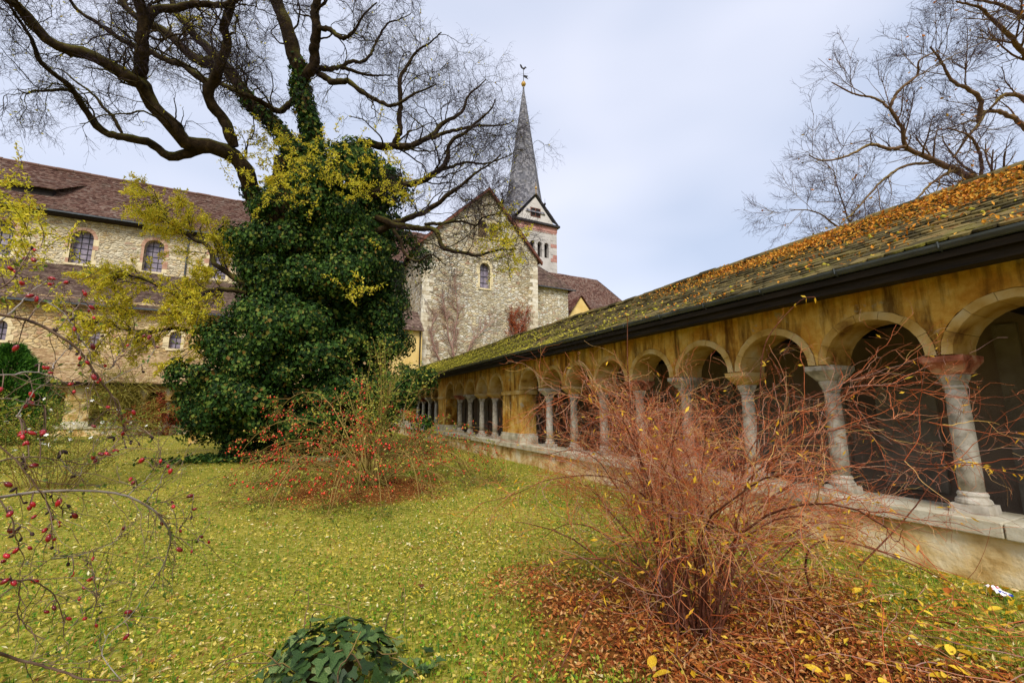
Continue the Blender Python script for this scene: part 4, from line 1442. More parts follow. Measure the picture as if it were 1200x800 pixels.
# yellow pinnate leaves that still hang on
yw = np.zeros(len(LP))
yw[28:] = lenw[28:]
yw /= yw.sum()
y1, ry1 = sprout(LP, np.minimum(LR, 0.04), 120, 0.8, 2.0, 9, 0.2, 1.1, 0.02, 0.1, 0.4, 0.006, 0.12, yw)
y2, ry2 = sprout(y1, ry1, 900, 0.25, 0.75, 5, 0.25, 1.0, 0.0, 0.2, 0.6, 0.003, 0.1)
obj_np("leafy_twigs", merge([tubes(y1, ry1, 4), tubes(y2, ry2, 3)]), MT["twig"], tree, False, "stuff")
spr = []
# sprays over the ivy's top and by the gable
for (x, y, t, rx, ry, n) in ((372, 200, 12.9, 80, 36, 44), (330, 215, 12.6, 40, 34, 22), (430, 212, 12.9, 46, 30, 22), (478, 222, 13.2, 22, 22, 12), (395, 182, 13.6, 44, 20, 16), (345, 176, 13.2, 40, 22, 16), (300, 190, 13.2, 26, 30, 8), (592, 290, 12.2, 26, 20, 22), (588, 262, 12.6, 16, 12, 10), (600, 318, 12.2, 16, 18, 8), (15, 235, 9.0, 30, 30, 34), (25, 285, 8.6, 36, 18, 22), (5, 330, 8.4, 14, 30, 12), (228, 30, 15.6, 22, 22, 10), (420, 340, 12.2, 30, 20, 8), (305, 160, 14.2, 30, 14, 12)):
    for k in range(n):
        spr.append((at(x + rng.normal(0, rx * 0.55), y + rng.normal(0, ry * 0.55), t + rng.normal(0, 0.35)), 0.75))
S = np.array([s[0] for s in spr])
y3 = walk(S, rand_dirs(len(S), -0.6), rng.uniform(0.4, 0.9, len(S)), 6, 0.2, 0, 0.15)
obj_np("spray_twigs", tubes(y3, np.full(y3.shape[:2], 0.006), 3), MT["twig"], tree, False, "stuff")
yL, yA = pick(np.concatenate([y2, y2[:, :5]]), 34000, 0.0)
yL2, yA2 = pick(y3, 11000, 0.0)
yL3, yA3 = pick(b2, 900, 0.3)
yP = np.concatenate([yL, yL2, yL3])
yD = unit(np.concatenate([yA, yA2, yA3]) * 0.3 + rand_dirs(len(yP)) + np.array([0, 0, -0.25]))
obj_np("yellow_foliage", leaf_mesh(yP + rng.normal(0, 0.03, yP.shape), yD, rand_dirs(len(yP), 0.0), rng.uniform(0.06, 0.11, len(yP)), rng.uniform(0.028, 0.045, len(yP))), MT["yellow_leaf"], tree, False, "stuff")

# ---------------------------------------------------------------- the ivy that wraps it
ivy = thing("climbing_ivy", TRUNK + RGT * 0.9, "dense dark green ivy wrapping the great tree's trunk down to the grass", "ivy")
ROWS = [(168, 305, 436), (185, 298, 452), (210, 292, 462), (240, 292, 470), (270, 262, 478), (300, 256, 482), (335, 266, 480), (365, 270, 480), (395, 258, 484), (425, 222, 490), (455, 206, 496), (478, 210, 500), (496, 222, 492), (508, 246, 440), (518, 276, 345), (545, 278, 322)]
rz_ = np.array([at(330, y, 14.6)[2] for y, a, b in ROWS])[::-1]
rc_ = np.array([((a + b) / 2 - 600) / 500 * 14.6 for y, a, b in ROWS])[::-1]
rr_ = np.array([(b - a) / 2 / 500 * 14.2 for y, a, b in ROWS])[::-1]


def ivy_env(z, ang, k=1.0):
    c = np.interp(z, rz_, rc_)
    r = np.maximum(np.interp(z, rz_, rr_) - 0.5, 0.35) * k
    hx = c + r * np.cos(ang)
    hy = 14.9 + np.minimum(r, 2.7) * 0.9 * np.sin(ang)
    base = CAM * np.array([1, 1, 0])
    FH = np.array([SY, CY, 0.0])
    return base + hx[:, None] * RGT + hy[:, None] * FH + z[:, None] * np.array([0, 0, 1.0])


nc = 350
cz = rng.uniform(rz_[0] + 0.1, rz_[-1] - 0.1, nc)
ca = rng.uniform(0, 2 * math.pi, nc)
ca = np.where(rng.random(nc) < 0.5, -np.abs(((ca) % math.pi)), ca)        # more clumps on the lit garden side
lump = 0.86 + 0.16 * np.sin(2.3 * cz + 1.0) * np.sin(2 * ca + 0.6 * cz) + rng.normal(0, 0.15, nc)
cc = ivy_env(cz, ca, lump)
axis = ivy_env(cz, ca, 0.0)
outd = unit(cc - axis)
cr = 0.34 + 0.6 * rng.random(nc) ** 1.8
per = (360 * (cr / 0.5) ** 2).astype(int)
idx = np.repeat(np.arange(nc), per)
dv = unit(rng.normal(0, 1, (len(idx), 3)) + outd[idx] * 0.9 + np.array([0, 0, 0.35]))
lp = cc[idx] + dv * (cr[idx] * rng.uniform(0.5, 1.08, len(idx)))[:, None] * np.array([1, 1, 0.8])
lp[:, 2] = np.maximum(lp[:, 2], 0.06)
la = unit(np.cross(dv, rand_dirs(len(idx))) + np.array([0, 0, -0.5]))
obj_np("ivy_foliage", leaf_mesh(lp, la, unit(dv + rng.normal(0, 0.35, dv.shape)), (lw := 0.05 + 0.1 * rng.random(len(lp)) ** 1.5), lw * rng.uniform(0.7, 1.0, len(lp)), 0.15), MT["ivy"], ivy, False, "stuff")
n_in = 22000                                              # leaves deeper in the mass
iz = rng.uniform(rz_[0] + 0.3, rz_[-1] - 0.2, n_in)
ip = ivy_env(iz, rng.uniform(0, 2 * math.pi, n_in), 0.45 + 0.36 * rng.random(n_in) ** 0.5)
obj_np("inner_foliage", leaf_mesh(ip, rand_dirs(n_in), rand_dirs(n_in), rng.uniform(0.16, 0.26, n_in), rng.uniform(0.14, 0.22, n_in), 0.1), MT["ivy"], ivy, False, "stuff")
for k in range(16):                                       # climbing stems
    a0 = rng.uniform(0, 2 * math.pi)
    zz_ = np.linspace(0.0, rng.uniform(4, 10), 12)
    pth = ivy_env(np.maximum(zz_, rz_[0]), a0 + 0.25 * np.sin(zz_ * 0.7 + k), 0.3 + 0.12 * np.sin(zz_ + k))
    pth[:, 2] = zz_
    obj_np("ivy_stem", tubes(spline(pth, 16)[None], np.linspace(0.07, 0.02, 16)[None], 6), MT["bark"], ivy, True)
# ivy on the upper trunk and limbs
pl_, pa_ = [], []
for li, lo, hi, n in ((12, 0.0, 0.55, 2600), (8, 0.0, 0.4, 1500), (0, 0.0, 0.25, 900), (18, 0.0, 0.25, 900), (12, 0.2, 0.5, 1200)):
    u = (lo + (hi - lo) * rng.random(n) ** 1.2) * (LP.shape[1] - 1)
    k = np.minimum(u.astype(int), LP.shape[1] - 2)
    f = (u - k)[:, None]
    c0 = LP[li, k] * (1 - f) + LP[li, k + 1] * f
    dd = rand_dirs(n)
    pl_.append(c0 + dd * (LR[li, k][:, None] * 1.05 + 0.1 * rng.random((n, 1))))
    pa_.append(dd)
pl_, pa_ = np.concatenate(pl_), np.concatenate(pa_)
obj_np("limb_ivy", leaf_mesh(pl_, unit(np.cross(pa_, rand_dirs(len(pa_))) + np.array([0, 0, -0.4])), pa_, rng.uniform(0.09, 0.15, len(pl_)), rng.uniform(0.08, 0.13, len(pl_))), MT["ivy"], ivy, False, "stuff")
# creeping ivy round the foot
gp = on_ground(275, 540) + np.stack([rng.normal(0, 0.9, 2600), rng.normal(0, 0.6, 2600), np.zeros(2600)], 1)
gp[:, 2] = height(gp[:, 0], gp[:, 1]) + rng.uniform(0.02, 0.14, len(gp))
obj_np("creeping_ivy", leaf_mesh(gp, rand_dirs(len(gp), -0.2), unit(rand_dirs(len(gp), 0.2) + np.array([0, 0, 0.8])), rng.uniform(0.08, 0.13, len(gp)), rng.uniform(0.07, 0.11, len(gp))), MT["ivy"], ivy, False, "stuff")

# ---------------------------------------------------------------- bare tree behind the cloister roof
T2 = at(1262, 330, 14.5)
T2[2] = 0
tree2 = thing("bare_tree", T2, "bare brown tree reaching over the leaf-covered cloister roof", "tree")
L2 = [
    ([(1275, 560), (1262, 330), (1245, 262), (1230, 200), (1240, 100), (1250, -40)], 14.5, 14.0, 0.5, 0.22, 0, True),
    ([(1245, 262), (1200, 238), (1150, 213), (1100, 190), (1062, 172), (1057, 148), (1042, 127)], 14.4, 12.6, 0.2, 0.05, 0, False),
    ([(1064, 172), (1040, 174), (1018, 170), (990, 184), (962, 188), (948, 182)], 12.9, 12.2, 0.07, 0.02, 0, False),
    ([(1042, 127), (1052, 108), (1075, 88), (1078, 70), (1100, 60)], 12.6, 12.0, 0.06, 0.02, 0, False),
    ([(1042, 127), (1025, 116), (1000, 110), (975, 96)], 12.6, 12.9, 0.045, 0.02, 0, False),
    ([(1230, 180), (1190, 140), (1160, 130), (1147, 145), (1130, 165), (1118, 185)], 14.2, 13.4, 0.11, 0.04, 0, False),
    ([(1147, 143), (1148, 118), (1135, 105), (1118, 97), (1105, 75), (1090, 55)], 13.6, 12.6, 0.09, 0.03, 0, False),
    ([(1232, 150), (1205, 118), (1180, 110), (1165, 122), (1160, 128)], 14.0, 13.5, 0.1, 0.05, 0, False),
    ([(1240, 110), (1205, 70), (1190, 50), (1170, 30), (1150, 10), (1120, 2)], 13.5, 11.5, 0.12, 0.03, 0, False),
    ([(1240, 60), (1200, 20), (1170, 6), (1130, -5)], 13.5, 12.0, 0.1, 0.03, 0, False),
    ([(1120, 198), (1095, 212), (1072, 235), (1050, 250)], 13.3, 12.4, 0.06, 0.02, 0, False),
    ([(1150, 214), (1148, 180), (1138, 160), (1110, 150)], 13.8, 13.0, 0.07, 0.02, 0, False),
    ([(1100, 190), (1060, 195), (1030, 215), (1005, 245), (985, 262)], 13.2, 12.5, 0.06, 0.02, 0, False),
    ([(1260, 320), (1100, 300), (1000, 275), (960, 250), (925, 245)], 14.5, 13.0, 0.1, 0.015, 0.6, False),
    ([(1100, 300), (1010, 278), (985, 230), (978, 200)], 14.0, 13.2, 0.05, 0.015, 0.3, False),
]
P2, R2 = [], []
GROWN.clear()
for (path, t0, t1, r0, r1, bow, trunk) in L2:
    P, R = limb_px(path, t0, t1, r0 * 0.78, r1 * 0.7, bow, 0.2)
    if trunk:
        P[:, 2] = np.linspace(-0.3, P[-1, 2], len(P))
    obj_np("trunk" if trunk else "limb", tubes(P[None], R[None], 10), MT["bark_r"], tree2, True)
    P2.append(P)
    R2.append(R)
P2, R2 = np.array(P2[1:]), np.array(R2[1:])
c1, s1 = sprout(P2, R2, 150, 0.9, 2.4, 10, 0.11, 0.9, 0.04, 0.0, 0.42, 0.008, 0.2)
c2, s2 = sprout(c1, s1, 850, 0.5, 1.3, 8, 0.12, 0.9, 0.03, 0.0, 0.6, 0.006, 0.1)
c3, s3 = sprout(c2, s2, 4200, 0.25, 0.7, 5, 0.18, 0.8, 0.02, 0.0, 0.6, 0.0042, 0.1)
c4, s4 = sprout(c3, s3, 11000, 0.15, 0.4, 4, 0.25, 0.8, 0.02, 0.0, 0.7, 0.0034, 0.1)
obj_np("branches", merge([tubes(c1, s1, 5), tubes(c2, s2, 4)]), MT["bark_r"], tree2, True, "stuff")
obj_np("twigs", merge([tubes(c3, s3, 3), tubes(c4, s4, 3)]), MT["twig_r"], tree2, False, "stuff")
lp2, la2 = pick(c2, 160, 0.3)
obj_np("last_leaves", leaf_mesh(lp2, rand_dirs(160), rand_dirs(160), 0.11, 0.07), MT["roof_leaf"], tree2, False, "stuff")

# ---------------------------------------------------------------- leaves and moss on the cloister roof
def roof_points(n, fn):
    y = rng.uniform(RUN0, RUN1 - 3, n)
    s = rng.uniform(0, SL, n)
    keep = rng.random(n) < fn(y, s / SL)
    y, s = y[keep], s[keep]
    p = np.stack([EA[0] + s * math.cos(SA), y, EA[1] + s * math.sin(SA)], 1)
    return p + nvec * (roof_wave(y, s) + 0.055)[:, None]


def patch(y, s, seed):
    return 0.5 + 0.5 * np.sin(2.3 * y + seed) * np.sin(7 * s + 1.7 * np.sin(1.1 * y + seed)) + 0.3 * np.sin(6.1 * y + 3 * s)


rl = roof_points(230000, lambda y, s: np.clip((np.clip((s - 0.46 - 0.03 * np.maximum(y - 1, 0)) * 2.6, 0.0, 1) * (0.5 + 0.5 * patch(y, s, 1.0)) + 0.07 * patch(y, s, 3)) * np.clip((8.6 - y) / 5, 0.0, 1), 0, 1))
obj = obj_np("fallen_leaves", leaf_mesh(rl + rng.normal(0, 0.012, rl.shape), rand_dirs(len(rl), -0.3), unit(nvec + rng.normal(0, 0.22, rl.shape)), rng.uniform(0.03, 0.068, len(rl)), rng.uniform(0.02, 0.045, len(rl)), 0.2), MT["roof_leaf"])
tag(obj, "orange fallen leaves lying thick along the cloister roof ridge", "leaves", kind="stuff")
ml = roof_points(26000, lambda y, s: np.clip((y - 5) / 15, 0.04, 0.9) * np.clip(patch(y, s, 5), 0, 1) * np.clip(1.25 - s, 0.2, 1))
V, F = blobs(ml - nvec * 0.012, rng.uniform(0.018, 0.05, len(ml)), 0.8)
tag(obj_np("moss", (V, F), MT["moss"], None, True), "yellow green moss cushions on the far end of the cloister roof", "moss", kind="stuff")

# ---------------------------------------------------------------- red-stemmed shrub beside the cloister
B1 = on_ground(815, 735)
shrub = thing("red_stemmed_shrub", B1, "large bare shrub of tangled reddish stems in front of the cloister arcade", "shrub")
ns = 54
a_ = rng.uniform(0, 2 * math.pi, ns)
S = B1 + np.stack([0.22 * np.cos(a_) * rng.random(ns), 0.22 * np.sin(a_) * rng.random(ns), np.full(ns, -0.03)], 1)
out_ = np.stack([np.cos(a_), np.sin(a_), np.zeros(ns)], 1) * rng.uniform(0.12, 0.7, (ns, 1)) + np.array([0.05, 0.1, 1.0])
st = walk(S, out_, rng.uniform(1.2, 2.0, ns), 16, 0.1, 0.0, 0.17)
sr = np.linspace(1, 0.4, 16)[None] * rng.uniform(0.005, 0.011, (ns, 1))
for i in range(ns):
    obj_np("stem", tubes(st[i:i + 1], sr[i:i + 1], 6), MT["red_stem"], shrub, True)


def cane(path, t0, t1, r0, r1, mat, parent, name="stem", sides=6, n=40):
    pts = [at(x, y, t0 + (t1 - t0) * i / (len(path) - 1)) for i, (x, y) in enumerate(path)]
    P = spline(pts, n)
    P[1:-1] += np.cumsum(rng.normal(0, 0.0012, (n - 2, 3)), 0) * np.sin(np.linspace(0, math.pi, n - 2))[:, None]
    obj_np(name, tubes(P[None], np.linspace(r0, r1, n)[None], sides), mat, parent, True)
    return P


sp1 = cane([(850, 640), (882, 560), (890, 470), (893, 420), (905, 388), (938, 352), (955, 348)], 3.35, 3.2, 0.008, 0.003, MT["red_stem"], shrub)
sp2 = cane([(770, 600), (745, 520), (737, 450), (735, 372)], 3.5, 3.4, 0.008, 0.003, MT["red_stem"], shrub)
sp3 = cane([(950, 690), (944, 665), (950, 642), (972, 633), (1010, 640), (1060, 658), (1110, 680)], 3.2, 2.95, 0.009, 0.004, MT["red_stem"], shrub)
sp4 = cane([(1005, 665), (1040, 630), (1075, 592), (1105, 553), (1135, 543), (1172, 552), (1200, 556)], 3.2, 3.1, 0.006, 0.002, MT["red_stem"], shrub)
sp5 = cane([(860, 560), (920, 520), (990, 500), (1060, 490), (1110, 500)], 3.3, 3.0, 0.007, 0.002, MT["red_stem"], shrub)
sp6 = cane([(840, 600), (900, 500), (960, 462), (1030, 452), (1085, 460)], 3.3, 3.1, 0.007, 0.002, MT["red_stem"], shrub)
sp7 = cane([(870, 600), (950, 560), (1040, 540), (1100, 545), (1160, 530)], 3.2, 2.8, 0.007, 0.002, MT["red_stem"], shrub)
sp8 = cane([(780, 600), (720, 560), (650, 560), (600, 580), (560, 590)], 3.4, 3.9, 0.007, 0.002, MT["red_stem"], shrub)
sp9 = cane([(775, 560), (730, 500), (690, 470), (650, 462), (625, 470)], 3.5, 4.0, 0.006, 0.002, MT["red_stem"], shrub)
ext = np.stack([spline(p, 16) for p in (sp5, sp6, sp7, sp8, sp9, sp5, sp6, sp7)])
allst = np.concatenate([st, st, ext])
allr = np.concatenate([sr, sr, np.full((len(ext), 16), 0.006)])
t1_, q1_ = sprout(allst, allr, 900, 0.45, 1.15, 12, 0.2, 0.75, 0.02, 0.06, 0.5, 0.0019, 0.28)
hi = t1_[:, :, 2].min(1) > 0.38 + 0.25 * rng.random(len(t1_))          # the lower shoots have been shed
hi |= rng.random(len(t1_)) < 0.12
t1_, q1_ = t1_[hi], q1_[hi]
t2_, q2_ = sprout(t1_, q1_, 3800, 0.18, 0.55, 9, 0.28, 0.8, 0.0, 0.04, 0.65, 0.0013, 0.1)
t3_, q3_ = sprout(t2_, q2_, 5200, 0.08, 0.3, 6, 0.3, 0.8, 0.0, 0.05, 0.75, 0.001, 0.1)
for P in (t1_, t2_, t3_):
    P[:, :, 2] = np.maximum(P[:, :, 2], 0.02)
obj_np("twigs", merge([tubes(t1_, q1_, 4), tubes(t2_, q2_, 3), tubes(t3_, q3_, 3)]), MT["red_twig"], shrub, False, "stuff")
lp_, la_ = pick(t2_, 700, 0.4)
low_, lal = pick(np.concatenate([t1_[t1_[:, :, 2].mean(1) < 0.9][:, :8], st[:, 2:10]]), 900, 0.1)
low_ = low_ + rng.normal(0, 0.05, low_.shape)
tip = np.concatenate([sp4[26:], sp1[36:]])
tp_ = tip[rng.integers(0, len(tip), 34)]
lp_ = np.concatenate([lp_, low_, tp_])
obj_np("yellow_leaves", leaf_mesh(lp_, unit(rand_dirs(len(lp_)) + np.array([0, 0, -0.3])), rand_dirs(len(lp_), 0), rng.uniform(0.03, 0.065, len(lp_)), rng.uniform(0.01, 0.018, len(lp_))), MT["gold_leaf"], shrub, False, "stuff")
# dead stalks lying round its foot
ds = B1 + np.stack([rng.uniform(-0.5, 2.0, 150), rng.uniform(-1.5, 0.6, 150), np.full(150, 0.03)], 1)
dsd = unit(np.stack([rng.normal(0, 1, 150), rng.normal(0, 1, 150), rng.uniform(0.0, 0.5, 150)], 1))
dsw = walk(ds, dsd, rng.uniform(0.3, 0.9, 150), 8, 0.15, 0, 0.15)
dsw[:, :, 2] = np.maximum(dsw[:, :, 2], 0.015)
obj_np("dead_stalks", tubes(dsw, np.full(dsw.shape[:2], 0.003), 3), MT["red_twig"], shrub, False, "stuff")

# ---------------------------------------------------------------- dog rose in the middle of the lawn
B2 = on_ground(432, 569)
rose = thing("rose_bush", B2, "wide arching rose bush dotted with small red hips on the lawn", "shrub")
nr = 64
a_ = rng.uniform(0, 2 * math.pi, nr)
S = B2 + np.stack([0.3 * np.cos(a_) * rng.random(nr), 0.22 * np.sin(a_) * rng.random(nr), np.full(nr, -0.03)], 1)
o_ = np.stack([np.cos(a_), np.sin(a_), np.zeros(nr)], 1) * rng.uniform(0.35, 1.5, (nr, 1)) + np.array([0, 0, 1.0])
rc1 = walk(S, o_, rng.uniform(2.6, 4.6, nr), 18, 0.05, 0.0, 0.46)[:, :16]
rr1 = np.linspace(1, 0.35, 16)[None] * rng.uniform(0.009, 0.017, (nr, 1))
a_ = rng.uniform(0, 2 * math.pi, 22)
S = B2 + np.stack([0.35 * np.cos(a_) * rng.random(22) + 0.1, 0.3 * np.sin(a_) * rng.random(22), np.full(22, -0.03)], 1)
o_ = np.stack([np.cos(a_), np.sin(a_), np.zeros(22)], 1) * rng.uniform(0.05, 0.35, (22, 1)) + np.array([0, 0, 1.0])
rc2 = walk(S, o_, rng.uniform(1.9, 3.3, 22), 16, 0.06, 0.02, 0.12)
rr2 = np.linspace(1, 0.3, 16)[None] * rng.uniform(0.009, 0.016, (22, 1))
for P, R in ((rc1, rr1), (rc2, rr2)):
    P[:, :, 2] = np.maximum(P[:, :, 2], 0.05)
    P[:, 0, 2] = -0.03
    for i in range(len(P)):
        obj_np("cane", tubes(P[i:i + 1], R[i:i + 1], 5), MT["rose_cane"], rose, True)
g1, h1 = sprout(rc1, rr1, 620, 0.4, 1.2, 9, 0.15, 0.7, 0.0, 0.2, 0.6, 0.004, 0.25)
g2, h2 = sprout(g1, h1, 2400, 0.15, 0.5, 5, 0.2, 0.8, 0.0, 0.15, 0.7, 0.003, 0.1)
u1, v1 = sprout(rc2, rr2, 130, 0.4, 1.1, 8, 0.14, 0.8, 0.0, 0.15, 0.6, 0.004, 0.35)
for P in (g1, g2, u1):
    P[:, :, 2] = np.maximum(P[:, :, 2], 0.04)
obj_np("side_shoots", merge([tubes(g1, h1, 3), tubes(g2, h2, 3), tubes(u1, v1, 3)]), MT["rose_cane"], rose, False, "stuff")
hp, _ = pick(g2, 2300, 0.4)
hp2, _ = pick(g1, 350, 0.6)
hp = np.concatenate([hp, hp2])
hp = hp[hp[:, 2] > 0.3]
V, F = blobs(hp + np.array([0, 0, -0.015]), rng.uniform(0.013, 0.022, len(hp)), 1.3)
obj_np("rose_hips", (V, F), MT["hip_far"], rose, True, "stuff")
lf, _ = pick(g2, 5200, 0.1)
lf2, _ = pick(u1, 1500, 0.1)
lf3, _ = pick(rc2[:, 8:], 700, 0.0)
lf = np.concatenate([lf, lf2, lf3])
obj_np("foliage", leaf_mesh(lf + rng.normal(0, 0.03, lf.shape), unit(rand_dirs(len(lf)) + np.array([0, 0, -0.2])), rand_dirs(len(lf), 0), rng.uniform(0.04, 0.075, len(lf)), rng.uniform(0.02, 0.04, len(lf))), MT["rose_leaf"], rose, False, "stuff")

lf, _ = pick(g2[g2[:, -1, 2] > 0.4], 2600, 0.2)
obj_np("turned_leaves", leaf_mesh(lf + rng.normal(0, 0.03, lf.shape), unit(rand_dirs(len(lf)) + np.array([0, 0, -0.2])), rand_dirs(len(lf), 0), rng.uniform(0.03, 0.06, len(lf)), rng.uniform(0.014, 0.026, len(lf))), MT["litter"], rose, False, "stuff")

# low stone slab behind the rose and a stone post by the ivy
sl = MB()
c = on_ground(370, 548)
sl.box(-0.75, 0.75, -0.25, 0.25, 0.2, 0.3)
sl.box(-0.62, -0.4, -0.2, 0.2, -0.1, 0.199)
sl.box(0.4, 0.62, -0.2, 0.2, -0.1, 0.199)
o = link("stone_bench", sl.mesh("stone_bench", mat_noise("mossy_stone", [(0.3, col("#4a4a32")), (0.55, col("#77755a")), (0.75, col("#8f8c78"))], 5, 6)), None, c)
o.rotation_euler = (0, 0, -0.35)
tag(o, "low grey stone bench half hidden behind the arching rose bush", "bench")
bv = o.modifiers.new("edge", 'BEVEL')
bv.width = 0.015
po = MB()
po.lathe([(0.2, -0.1), (0.19, 0.25), (0.17, 0.5), (0.16, 0.62), (0.1, 0.68)], 9)
o = link("stone_post", po.mesh("stone_post", MT["voussoir"]), None, on_ground(226, 519))
tag(o, "short pale stone post on the grass at the edge of the ivy", "post")

# ---------------------------------------------------------------- rose in the left foreground
RB = on_ground(-150, 800)
fr = thing("rose_bush", RB, "thorny rose branches with plump crimson and shrivelled black hips arching into view", "shrub")
C1 = 0.325
C2 = 0.375


def p1(*pts):
    return [(x * C1, 280 + y * C1) for x, y in pts]


def p2(*pts):
    return [(x * C2, 500 + y * C2) for x, y in pts]


FC = [
    (p1((-120, 240), (0, 272), (100, 292), (200, 335), (275, 385), (330, 445), (380, 520), (430, 590), (450, 660), (440, 720)), 1.1, 1.45, 0.0065, 0.002, 0),
    (p1((150, 215), (220, 262), (280, 345), (320, 400), (330, 450)), 1.3, 1.35, 0.003, 0.0016, 1),
    (p1((-60, 330), (50, 260), (110, 190), (170, 150)), 1.2, 1.35, 0.004, 0.0015, 1),
    (p1((-40, 200), (30, 150), (70, 95), (110, 40)), 1.15, 1.25, 0.004, 0.0015, 0),
    (p1((100, 292), (150, 225), (205, 180), (250, 160)), 1.15, 1.3, 0.0025, 0.0012, 0),
    (p1((200, 335), (260, 260), (300, 205)), 1.22, 1.35, 0.0022, 0.0012, 0),
    (p1((330, 445), (400, 465), (440, 410), (470, 385)), 1.33, 1.5, 0.0022, 0.0012, 1),
    (p1((380, 520), (450, 480), (520, 440), (560, 395)), 1.38, 1.5, 0.002, 0.0012, 1),
    (p1((-50, 490), (60, 490), (140, 480), (210, 500), (260, 530)), 1.0, 1.2, 0.003, 0.0013, 1),
    (p1((-50, 570), (40, 580), (100, 595), (160, 600)), 1.0, 1.15, 0.0025, 0.0013, 1),
    (p1((60, 640), (120, 560), (190, 500)), 1.1, 1.2, 0.002, 0.001, 1),
    (p1((190, 470), (200, 440), (250, 400), (300, 380)), 1.2, 1.3, 0.002, 0.001, 1),
    (p2((-60, 222), (0, 220), (100, 205), (270, 197), (400, 215), (480, 260), (525, 325), (520, 390), (490, 465), (450, 530)), 1.0, 1.5, 0.0055, 0.002, 1),
    (p2((400, 215), (440, 170), (500, 112)), 1.25, 1.35, 0.002, 0.001, 1),
    (p2((455, 240), (485, 190), (515, 135)), 1.3, 1.38, 0.002, 0.001, 1),
    (p2((460, 235), (500, 240), (535, 240)), 1.3, 1.36, 0.0018, 0.001, 1),
    (p2((525, 325), (560, 325), (600, 270), (604, 225)), 1.36, 1.45, 0.0018, 0.001, 0),
    (p2((523, 335), (570, 345), (620, 350), (655, 362)), 1.36, 1.45, 0.0016, 0.001, 0),
    (p2((-60, 690), (0, 710), (100, 745), (250, 785), (380, 792)), 0.95, 1.15, 0.0055, 0.003, 0),
    (p2((-40, 470), (60, 480), (110, 480), (160, 520), (190, 580), (200, 650)), 1.0, 1.25, 0.003, 0.0013, 0),
    (p2((62, 482), (62, 540), (65, 600), (95, 645), (140, 662)), 1.05, 1.1, 0.0025, 0.0012, 0),
    (p2((-40, 560), (40, 500), (100, 450), (170, 400), (215, 380)), 1.0, 1.3, 0.002, 0.001, 0),
    (p2((-40, 120), (60, 90), (180, 92), (300, 100), (380, 30)), 1.05, 1.35, 0.003, 0.0012, 0),
    (p2((-40, 30), (60, 110), (130, 200), (160, 280), (165, 370)), 1.05, 1.2, 0.0028, 0.0012, 0),
    (p2((-40, 180), (30, 260), (60, 330), (70, 400)), 1.0, 1.1, 0.0025, 0.0012, 0),
    (p2((130, 200), (180, 230), (230, 275)), 1.12, 1.2, 0.0018, 0.001, 0),
    (p2((180, 90), (240, 160), (260, 120), (320, 88)), 1.2, 1.3, 0.002, 0.001, 1),
    (p2((380, 792), (320, 720), (340, 650), (400, 600), (440, 545)), 1.15, 1.4, 0.0018, 0.001, 1),
    (p2((200, 650), (250, 600), (290, 560), (310, 520)), 1.25, 1.35, 0.0016, 0.001, 0),
    (p2((285, 600), (300, 540), (290, 480), (285, 420)), 1.3, 1.4, 0.0016, 0.001, 0),
    (p2((160, 410), (250, 400), (350, 360), (392, 318)), 1.2, 1.4, 0.0016, 0.001, 1),
    (p2((300, 600), (360, 590), (405, 590)), 1.3, 1.4, 0.0016, 0.001, 0),
]
stemP, stemPx = [], []
for (path, t0, t1, r0, r1, grey) in FC:
    P = cane(path, t0, t1, r0 * 0.72, r1 * 0.8, MT["cane_grey" if grey else "cane_near"], fr, "cane", 6, 30)
    stemP.append(P)
# root canes that join what we see to the ground at the left
for k in range(7):
    e = FC[(0, 2, 8, 12, 18, 19, 23)[k]]
    tip0 = at(*e[0][0], e[1])
    foot = RB + np.array([0.12 * k - 0.4, 0.1 * (k % 3), 0])
    mid = (foot + tip0) / 2 + np.array([-0.1, -0.1, 0.25])
    obj_np("cane", tubes(spline([foot, mid, tip0], 20)[None], np.linspace(0.01, e[3], 20)[None], 6), MT["cane_near"], fr, True)
allp = np.concatenate(stemP)


def hip_mesh(nm, mat, dark):
    m = MB()
    m.lathe([(0.0012, 0.0), (0.0035, -0.001), (0.0062, -0.005), (0.0074, -0.011), (0.0066, -0.017), (0.004, -0.021), (0.0022, -0.0225)], 10)
    for k in range(5):
        a = k * 2 * math.pi / 5
        c, s = math.cos(a), math.sin(a)
        m.add([(0.002 * c, 0.002 * s, -0.0215), (0.0015 * c - 0.001 * s, 0.0015 * s + 0.001 * c, -0.022), (0.005 * c, 0.005 * s, -0.0275 - 0.002 * (k % 2))], [(0, 1, 2)])
    return m.mesh(nm, mat, True)


